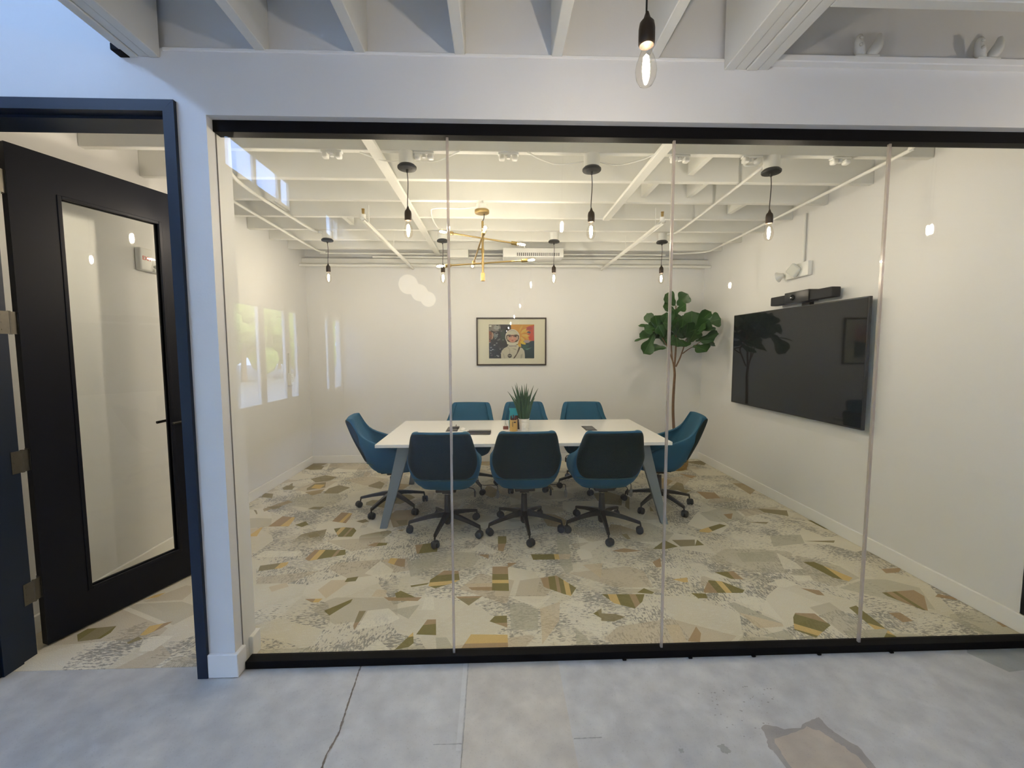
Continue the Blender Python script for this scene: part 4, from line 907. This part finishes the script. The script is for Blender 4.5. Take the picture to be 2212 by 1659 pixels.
for x, y, lb in ((.0, 2.02, 'clear plug hanging on a cable under the table, behind the left near chair'), (.66, 2.02, 'clear plug hanging on a cable under the table, behind the middle near chair'), (1.30, 2.02, 'clear plug hanging on a cable under the table, behind the right near chair')):
    t = thing('hanging_plug', lb, 'plug', (x, y, 0), 0, 'plugs hanging under the table')
    b = bmn(); tube(b, smoothpath([(-.22, .05, .709), (-.20, .05, .40), (-.17, .02, .262), (-.06, 0, .255), (-.008, 0, .25), (0, 0, .225), (0, 0, .20)], 5), .0035, 6); obj('cable', b, 'lamp_black', t, smooth=True)
    b = bmn(); lathe(b, [(.006, .205), (.014, .19), (.018, .16), (.014, .13), (.004, .12)], (0, 0, 0), 10); obj('plug', b, 'tag', t, smooth='all')
# ================================================================= FIG TREE
ft = thing('fiddle_leaf_fig', 'tall fiddle leaf fig tree in a golden straw basket in the back right corner', 'potted tree', (2.32, 3.46, 0))
b = bmn()
for k in range(14):
    z = k * .0215; r = .150 + .022 * math.sin(PI * min(1, k / 13 + .15)); lathe(b, [(r - .010, z), (r, z + .006), (r + .002, z + .0107), (r, z + .016), (r - .010, z + .0215)], (0, 0, 0), 36)
obj('basket', b, 'straw', ft, smooth=True)
b = bmn(); random.seed(5)
for k in range(260):       # dry straw strands sticking over the rim and down the sides
    a = random.uniform(0, 2 * PI); r = .166; z = random.uniform(.06, .30)
    tube(b, [(r * math.cos(a), r * math.sin(a), z), ((r + .012) * math.cos(a + .05), (r + .012) * math.sin(a + .05), z - random.uniform(.03, .07))], .002, 4, cap=False)
o = obj('straw_strands', b, 'straw', ft)
b = bmn(); lathe(b, [(.15, .27), (.1, .28), (0, .285)], (0, 0, 0), 20); obj('soil', b, 'soil', ft)
k5 = .0059
def W(X, Y, y=0.0):       # metres from the trunk foot
    s = (5.536 + y) / 5.536
    return Vector(((2.32 + (1360 + X / 8.3 - 1457) * k5 - .025) * s - 2.32, y, 1.55 + (-.145 + (780 - (620 + Y / 8.3)) * k5) * s))
b = bmn()
tube(b, smoothpath([(.02, 0, .27), (-.01, 0, .5), (-.03, .0, .8), (-.025, 0, 1.1), (-.02, 0, 1.22), W(800, 1450), W(790, 1400)], 5), [.019 - .0002 * i for i in range(31)], 12)
for pts, r in (([W(800, 1450), W(760, 1280), W(735, 1040), W(700, 800, -.05)], .010), ([W(800, 1450), W(815, 1250), W(820, 1040), W(815, 700, .02), W(810, 480), W(800, 330)], .013), ([W(830, 1430), W(900, 1280), W(960, 1100), W(1000, 950, -.10), W(1150, 800, -.20)], .010), ([W(770, 1330), W(710, 1180), W(640, 1020, .03), W(540, 880, .06), W(420, 760, .05)], .008), ([W(950, 1190), W(1060, 1110), W(1150, 1060, -.18), W(1300, 960, -.26)], .007)):
    P = smoothpath(pts, 5); tube(b, P, [r * (1 - .45 * i / len(P)) for i in range(len(P))], 9)
obj('trunk', b, 'bark', ft, smooth=True)
def leafmesh(b, base, tip, wid, nrm, curl=.12, fold=.25):
    ax = tip - base; ln = ax.length; ax.normalize(); nrm = (nrm - ax * nrm.dot(ax)).normalized(); sd = ax.cross(nrm); n = 9; m = 4; rows = []
    prof = [.0, .33, .46, .44, .55, .80, .97, 1.0, .80, .0]
    for i in range(n + 1):
        s = i / n; hw = max(.02, prof[i]) * wid / 2; row = []
        for j in range(-m, m + 1):
            u = j / m; wob = .06 * math.sin(s * 9 + u * 4) * wid
            p = base + ax * ln * (s if abs(u) < .01 or i < n else s - .03 * abs(u)) + sd * hw * u + nrm * (-curl * ln * (s - .2) ** 2 + fold * hw * abs(u) ** 1.3 * (1 - .3 * s) + wob * abs(u) * .6)
            row.append(p)
        rows.append(row)
    top = [[b.verts.new(p) for p in r] for r in rows]; bot = [[b.verts.new(p - nrm * .0012) for p in r] for r in rows]
    for a, c in zip(top, top[1:]):
        for k in range(2 * m): b.faces.new((a[k], a[k + 1], c[k + 1], c[k]))
    for a, c in zip(bot, bot[1:]):
        for k in range(2 * m): b.faces.new((a[k], c[k], c[k + 1], a[k + 1]))
    return rows
LV = [  # base X,Y (crop px), tip X,Y, width m, depth offset y, normal
    (790, 330, 620, 120, .17, -.03, (.2, -1, .1)), (830, 330, 1010, 120, .17, -.02, (-.2, -1, .3)), (790, 420, 580, 330, .15, -.06, (.1, -1, .6)), (820, 430, 980, 300, .14, -.07, (-.3, -1, .3)), (800, 560, 760, 400, .13, -.04, (0, -1, .2)),
    (440, 760, 270, 460, .12, .05, (-.6, -1, .2)), (420, 760, 130, 660, .09, .03, (-.2, -.5, 1)), (480, 760, 430, 500, .18, -.03, (.3, -1, .2)), (640, 760, 640, 450, .18, -.06, (.1, -1, .1)), (560, 820, 380, 560, .19, .04, (0, -1, .3)),
    (450, 740, 250, 760, .15, -.02, (.1, -1, .7)), (480, 830, 290, 860, .14, .04, (0, -.8, 1)), (420, 830, 240, 1200, .17, -.05, (.2, -1, .1)), (330, 900, 60, 940, .05, -.03, (0, -.5, 1)), (650, 1090, 330, 1090, .12, .04, (0, -1, .7)),
    (600, 900, 500, 680, .17, -.06, (.2, -1, -.1)), (760, 800, 690, 520, .17, .06, (0, -1, .1)), (820, 800, 860, 560, .18, -.05, (.1, -1, .2)), (900, 850, 950, 560, .19, -.03, (0, -1, .2)), (1080, 800, 1110, 430, .20, -.04, (-.1, -1, .2)),
    (1000, 900, 1030, 640, .18, -.10, (.1, -1, .1)), (1120, 720, 1460, 440, .17, .02, (.5, -1, .5)), (1350, 640, 1640, 560, .17, -.02, (-.3, -1, .2)), (1150, 780, 1420, 600, .18, -.05, (.2, -1, .3)), (1200, 800, 1540, 740, .12, -.04, (0, -.7, 1)),
    (1150, 850, 1340, 720, .16, -.10, (0, -1, .5)), (1230, 940, 1600, 820, .15, -.03, (.2, -.8, .7)), (1180, 960, 1500, 940, .17, -.08, (0, -1, .8)), (1140, 1050, 1390, 1130, .19, -.06, (.1, -1, .2)), (1240, 960, 1560, 1040, .10, .0, (0, -.6, 1)),
    (1050, 1000, 1180, 780, .18, -.13, (-.1, -1, .1)), (820, 900, 860, 1060, .17, -.08, (0, -1, .2)), (900, 940, 1010, 1060, .15, -.07, (0, -1, .3)), (760, 850, 720, 1040, .16, -.04, (.1, -1, .1)), (700, 820, 560, 980, .13, .03, (.1, -1, .3)),
    (850, 850, 800, 700, .17, -.12, (.2, -1, .2)), (950, 900, 900, 740, .17, -.14, (-.2, -1, .2)), (740, 700, 600, 620, .18, -.09, (.2, -1, .4)), (900, 700, 1040, 560, .16, .08, (0, -1, .1)), (1150, 700, 1260, 540, .17, .07, (0, -1, .1)), (620, 640, 520, 560, .15, .08, (0, -1, 0)), (1000, 760, 1180, 640, .17, .04, (.1, -1, .2)), (790, 640, 850, 470, .12, .02, (0, -1, .2))]
random.seed(21); b = bmn(); bv = bmn()
for X0, Y0, X1, Y1, wd, dy, nm in LV:
    fwd = lambda X: -.34 * min(1, max(0, (X - 850) / 600))
    A_, B_ = W(X0, Y0, dy * .4 + fwd(X0)), W(X1, Y1, dy * 1.6 + random.uniform(-.03, .03) + fwd(X1))
    rows = leafmesh(b, A_, B_, wd * 1.12, Vector(nm), random.uniform(.05, .2), random.uniform(.15, .35))
    nn = Vector(nm).normalized(); mid = [r[4] + nn * .0022 for r in rows]; tube(bv, mid, .0016, 4, cap=False)
for _ in range(26):
    a = random.uniform(0, 2 * PI); c = W(random.uniform(450, 1100), random.uniform(600, 950), 0); d = Vector((math.cos(a), abs(math.sin(a)) * .9, random.uniform(-.2, .5))).normalized()
    p = c + Vector((0, .06, 0)); q = p + d * random.uniform(.18, .26); q.y = min(q.y, .40); leafmesh(b, p, q, random.uniform(.13, .18), Vector((random.uniform(-.4, .4), -1, random.uniform(0, .8))))
fo = obj('foliage', b, 'leaf', ft, smooth='all'); obj('leaf_veins', bv, 'leaf_vein', fo)

# ================================================================= WALL THINGS
tv = thing('television', 'large black wall mounted television on the right wall', 'television', (XR, 2.03, 1.44))
b = bmn(); box(b, -.085, -.060, -.928, .928, -.508, .508, bev=.003); obj('bezel', b, 'tv_black', tv)
b = bmn(); box(b, -.0865, -.0852, -.918, .918, -.494, .498); obj('screen', b, 'screen', tv)
b = bmn(); box(b, -.060, -.030, -.60, .60, -.35, .30, bev=.01); box(b, -.030, 0, -.30, .30, -.20, .20); obj('mount', b, 'tv_black', tv)
vb = thing('video_bar', 'black video conferencing bar mounted above the television', 'video bar', (XR, 1.84, 2.025))
b = bmn(); box(b, -.115, -.035, -.40, .40, -.042, .042, bev=.008, seg=3); obj('speaker_body', b, 'barmat', vb, smooth=True)
b = bmn(); box(b, -.128, -.030, -.15, .17, -.046, .056, bev=.004); obj('camera_housing', b, 'tv_black', vb, smooth=True)
b = bmn(); lathe(b, [(.026, 0), (.026, .010), (.018, .012), (.012, .004), (0, .004)], (-.128, .05, .004), 24, axis=(-1, 0, 0)); obj('camera_lens', b, 'screen', vb, smooth=True)
b = bmn(); box(b, -.04, 0, -.05, .05, -.10, .03); obj('mount', b, 'tv_black', vb)
el = thing('emergency_light', 'white two headed emergency light high on the right wall above the video bar', 'emergency light', (XR, 1.98, 2.29))
b = bmn(); box(b, -.045, 0, -.155, .155, -.065, .065, bev=.006); obj('housing', b, 'white_plastic', el, smooth=True)
b = bmn(); obox(b, Matrix.Translation((-.075, -.01, .0)) @ Matrix.Rotation(.5, 4, 'Z') @ Matrix.Rotation(.7, 4, 'X'), .05, .10, .10, .012); obj('lamp_head', b, 'lens', el)
b = bmn(); lathe(b, [(.018, 0), (.030, .03), (.050, .055), (.050, .062), (.0, .058)], (-.05, .17, -.01), 20, axis=(-.45, .75, -.25)); obj('lamp_head', b, 'white_plastic', el, smooth=True)
cond('conduit', [(XR - .018, 1.93, 2.352), (XR - .018, 1.93, 2.62), (XR - .018, 1.93, 2.80)], .012, 'vertical white conduit feeding the emergency light on the right wall')
# picture
pc = thing('framed_picture', 'brown framed print of an astronaut on the back wall', 'picture', (.200, L, 1.669))
b = bmn(); HW, HH, fw = .479, .326, .018
for a0, a1, c0, c1 in ((-HW, HW, HH - fw, HH), (-HW, HW, -HH, -HH + fw), (-HW, -HW + fw, -HH + fw, HH - fw), (HW - fw, HW, -HH + fw, HH - fw)): box(b, a0, a1, -.030, 0, c0, c1, bev=.002, seg=1)
obj('picture_frame', b, 'pic_frame', pc)
obj('mat_board', bx(-HW + fw, HW - fw, -.012, -.004, -HH + fw, HH - fw), 'matboard', pc)
b = bmn(); lay = b.loops.layers.float_color.new('patch'); PX0, PX1, PZ0, PZ1 = -.309, .312, -.231, .232; lev = [0]
def ink(pts, col):     # flat printed shape, in print units of the sheet (0..1790 across, 0..1360 down)
    lev[0] += 1; y = -.0125 - lev[0] * .00004
    P = []
    for X, Y in pts:
        X = min(1790, max(0, X)); Y = min(1360, max(0, Y)); P.append((PX0 + (PX1 - PX0) * X / 1790, y, PZ1 - (PZ1 - PZ0) * Y / 1360))
    f = b.faces.new([b.verts.new(p) for p in P]); f.normal_update()
    if f.normal.y > 0: f.normal_flip()
    for l in f.loops: l[lay] = (*col, 1)
def ell(cx, cy, rx, ry, col, a0=0, a1=360, n=26): ink([(cx + rx * math.cos(R_(a0 + (a1 - a0) * k / n)), cy + ry * math.sin(R_(a0 + (a1 - a0) * k / n))) for k in range(n + (0 if a1 - a0 == 360 else 1))], col)
ink([(0, 0), (1790, 0), (1790, 1360), (0, 1360)], (.028, .026, .030))
random.seed(9)
ink([(0, 0), (430, 0), (470, 120), (420, 260), (200, 280), (0, 200)], (.25, .22, .20)); ink([(0, 220), (120, 300), (150, 520), (60, 720), (0, 740)], (.26, .09, .05)); ink([(120, 300), (200, 360), (160, 560), (80, 700), (120, 480)], (.45, .28, .20))
ell(300, 120, 110, 90, (.38, .36, .34)); ink([(180, 350), (330, 300), (350, 480), (250, 600), (200, 500)], (.20, .22, .22)); ink([(430, 200), (620, 180), (640, 560), (560, 800), (480, 520)], (.035, .055, .035)); ink([(330, 600), (450, 540), (460, 620), (330, 660)], (.14, .13, .12))
for _ in range(70): x, y = random.uniform(0, 620), random.uniform(0, 1300); r = random.uniform(8, 30); v = random.choice([(.10, .10, .10), (.30, .29, .28), (.05, .06, .05), (.12, .08, .10), (.015, .015, .018)]); ell(x, y, r * 1.6, r, v, n=7)
ell(60, 60, 50, 30, (.8, .78, .72)); ell(150, 1000, 30, 18, (.5, .48, .45)); ell(220, 820, 40, 20, (.35, .33, .3))
ink([(870, 0), (1790, 0), (1790, 640), (1500, 700), (1250, 760), (1100, 800), (880, 400)], (.62, .30, .05))
ink([(1460, 120), (1600, 60), (1790, 20), (1790, 660), (1600, 640), (1540, 420), (1480, 300)], (.60, .09, .05)); ell(1600, 160, 110, 60, (.42, .08, .08)); ink([(1560, 450), (1700, 440), (1690, 600), (1600, 610)], (.62, .06, .02)); ell(1560, 320, 90, 45, (.10, .09, .12)); ink([(1740, 60), (1790, 40), (1790, 300), (1770, 640)], (.50, .16, .16))
for k in range(11):
    a = R_(-70 + k * 15); cx, cy = 1180, 420; d = (math.cos(a), math.sin(a)); s = (-d[1], d[0]); rr = 420 + 40 * (k % 2)
    ink([(cx + d[0] * 120 - s[0] * 30, cy + d[1] * 120 - s[1] * 30), (cx + d[0] * rr * .6 - s[0] * 60, cy + d[1] * rr * .6 - s[1] * 60), (cx + d[0] * rr, cy + d[1] * rr), (cx + d[0] * rr * .6 + s[0] * 60, cy + d[1] * rr * .6 + s[1] * 60), (cx + d[0] * 120 + s[0] * 30, cy + d[1] * 120 + s[1] * 30)], [(.68, .40, .06), (.60, .26, .04), (.66, .46, .10)][k % 3])
ink([(1260, 700), (1400, 660), (1600, 700), (1790, 650), (1790, 1360), (1350, 1360), (1270, 900)], (.022, .045, .052)); ell(1500, 680, 120, 60, (.36, .28, .30)); ink([(1400, 980), (1700, 920), (1520, 1030)], (.10, .20, .17)); ink([(1300, 840), (1600, 800), (1500, 960), (1360, 1000)], (.03, .09, .07))
ink([(1240, 660), (1330, 660), (1460, 760), (1440, 810), (1320, 790), (1240, 740)], (.68, .48, .05)); ink([(1130, 800), (1260, 760), (1280, 900), (1180, 900)], (.66, .42, .05))
suit = (.58, .54, .44)
ink([(480, 1360), (475, 1200), (500, 1060), (600, 950), (720, 890), (760, 820), (1150, 820), (1190, 890), (1330, 960), (1400, 1060), (1420, 1200), (1420, 1360)], suit)
for pts, c in (([(700, 900), (760, 870), (840, 1000), (830, 1360), (800, 1360), (800, 1010)], (.48, .44, .36)), ([(900, 950), (1000, 1000), (1100, 1040), (1060, 980)], (.36, .33, .28)), ([(520, 1120), (600, 1200), (640, 1360), (600, 1360)], (.46, .42, .35)), ([(1260, 1200), (1340, 1180), (1300, 1360), (1240, 1360)], (.42, .39, .33)), ([(560, 1010), (700, 940), (690, 970), (600, 1040)], (.50, .46, .38))): ink(pts, c)
ell(930, 500, 285, 310, (.60, .57, .48)); ell(930, 470, 230, 240, (.34, .30, .25)); ell(930, 420, 220, 170, (.56, .54, .42)); ink([(680, 440), (760, 400), (930, 415), (1100, 400), (1185, 440), (1190, 560), (1130, 690), (930, 730), (740, 690), (680, 560)], (.09, .05, .045))
ink([(715, 470), (780, 450), (775, 640), (720, 590)], (.52, .38, .24)); ink([(1080, 450), (1150, 470), (1150, 590), (1085, 640)], (.50, .36, .28))
ell(930, 560, 155, 160, (.62, .30, .22)); ink([(780, 430), (850, 440), (830, 480), (780, 520)], (.09, .05, .04)); ink([(1090, 430), (1010, 440), (1030, 480), (1090, 520)], (.09, .05, .04)); ink([(780, 425), (1090, 425), (1060, 455), (800, 455)], (.07, .035, .03))
for s in (-1, 1): ell(930 + s * 75, 488, 44, 17, (.07, .04, .04)); ell(930 + s * 75, 492, 14, 9, (.30, .30, .30)); ell(930 + s * 90, 590, 36, 30, (.62, .24, .20))
ink([(915, 500), (945, 500), (965, 590), (930, 605), (900, 590)], (.66, .34, .25)); ell(930, 598, 26, 10, (.40, .14, .10)); ell(930, 648, 48, 16, (.42, .07, .08)); ink([(885, 646), (975, 646), (930, 652)], (.22, .03, .04))
ink([(690, 640), (780, 700), (930, 735), (1090, 700), (1180, 640), (1140, 780), (1000, 840), (850, 840), (720, 780)], (.64, .62, .52)); ink([(770, 835), (1080, 835), (1100, 900), (1000, 880), (800, 890)], (.36, .32, .31))
ink([(1180, 900), (1250, 900), (1190, 1060), (1060, 1290), (1010, 1360), (950, 1360), (1090, 1170)], (.10, .065, .045))
ell(820, 1255, 85, 80, (.05, .045, .045)); ell(820, 1255, 76, 20, (.42, .38, .33)); ink([(755, 1225), (885, 1215), (885, 1225), (760, 1237)], (.30, .27, .25))
me = bpy.data.meshes.new('art_print'); b.to_mesh(me); b.free(); me.materials.append(M['print']); o = bpy.data.objects.new('art_print', me); C.objects.link(o); o.parent = pc
# small lettering on the suit patch
def text(s, size, m, parent, mw, name='lettering', ext=.0006):
    cu = bpy.data.curves.new(name, 'FONT'); cu.body = s; cu.size = size; cu.extrude = ext; cu.align_x = 'CENTER'; cu.align_y = 'CENTER'
    to = bpy.data.objects.new('tmp', cu); C.objects.link(to); dg = bpy.context.evaluated_depsgraph_get(); me = bpy.data.meshes.new_from_object(to.evaluated_get(dg)); bpy.data.objects.remove(to)
    me.materials.clear(); me.materials.append(M[m]); o = bpy.data.objects.new(name, me); C.objects.link(o); o.parent = parent; o.matrix_local = mw; return o
text('NASA', .020, 'darkcup', pc, Matrix.Translation((PX0 + (PX1 - PX0) * 820 / 1790, -.0185, PZ1 - (PZ1 - PZ0) * 1255 / 1360)) @ Matrix.Rotation(PI / 2, 4, 'X'), 'patch_lettering', .0002)
obj('picture_glass', bx(-HW + fw, HW - fw, -.0215, -.0195, -HH + fw, HH - fw), 'glass', pc)
# exit sign on the left wall, seen through the door glass
es = thing('exit_sign', 'small white exit sign with red letters, seen through the door glass', 'exit sign', (XL, 1.20, 2.20))
b = bmn(); box(b, 0, .045, -.070, .040, -.075, .085, bev=.012, seg=3); box(b, 0, .06, .035, .13, -.075, -.050, bev=.010, seg=2); obj('housing', b, 'white_plastic', es, smooth=True)
text('EXIT', .040, 'redtext', es, Matrix.Translation((.0462, -.015, .010)) @ Matrix.Rotation(PI / 2, 4, 'Z') @ Matrix.Rotation(PI / 2, 4, 'X'))
for yy in (.065, .105):
    b = bmn(); lathe(b, [(.008, 0), (.014, .014), (.017, .030), (.016, .034), (0, .030)], (.03, yy, -.030), 16, axis=(.8, .2, -.2)); obj('lamp_head', b, 'lens', es, smooth=True)
# wall switch with raceway on the left wall
ws = thing('light_switch', 'white wall switch with surface raceway on the left wall', 'switch', (XL, 3.33, 1.20))
b = bmn(); box(b, 0, .035, -.045, .045, -.075, .075, bev=.004); obj('back_box', b, 'white_plastic', ws); obj('switch_plate', bx(.0352, .040, -.038, .038, -.062, .062, bev=.002, seg=1), 'trim', ws); obj('rocker', bx(.0402, .046, -.014, .014, -.032, .032, bev=.002, seg=1), 'conduit', ws)
cond('conduit', [(XL + .006, 3.33, 1.276), (XL + .006, 3.33, 1.40), (XL + .006, 3.33, 1.52)], .005, 'thin vertical white raceway above the wall switch on the left wall')

# ================================================================= OUTDOORS (mirrored in the glass only)
S('ground_outside', bx(-60, -4.15, -50, 40, -.25, -.12), 'asphalt', 'pale paving outside the hall windows', 'ground')
random.seed(4)
for i, (x, y, h) in enumerate(((-13, -16.5, 5), (-13.5, -21.5, 5.6), (-13, -26.5, 5), (-14, -31.5, 5.6), (-20, -19, 8), (-20, -25.5, 8), (-21, -32, 8), (-20, -38.5, 8), (-15, -5, 6.5))):
    t = thing('outdoor_tree', 'yellow green tree outside the hall windows', 'tree', (x, y, -.12), 0, 'trees outside the hall')
    b = bmn(); tube(b, [(0, 0, 0), (.1, .05, h * .5)], [.16, .09], 8); obj('trunk', b, 'bark', t)
    b = bmn()
    for k in range(34):
        c = Vector((random.uniform(-1.2, 1.2), random.uniform(-1.7, 1.7), h * .55 + random.gauss(0, .20) * h)); c.z = max(1.2, c.z)
        g2 = bmesh.ops.create_icosphere(b, subdivisions=2, radius=random.uniform(.5, 1.0), matrix=Matrix.Translation(c))
        for v in g2['verts']: v.co += Vector([random.uniform(-.14, .14) for _ in range(3)])
    obj('crown', b, 'tree_green', t)
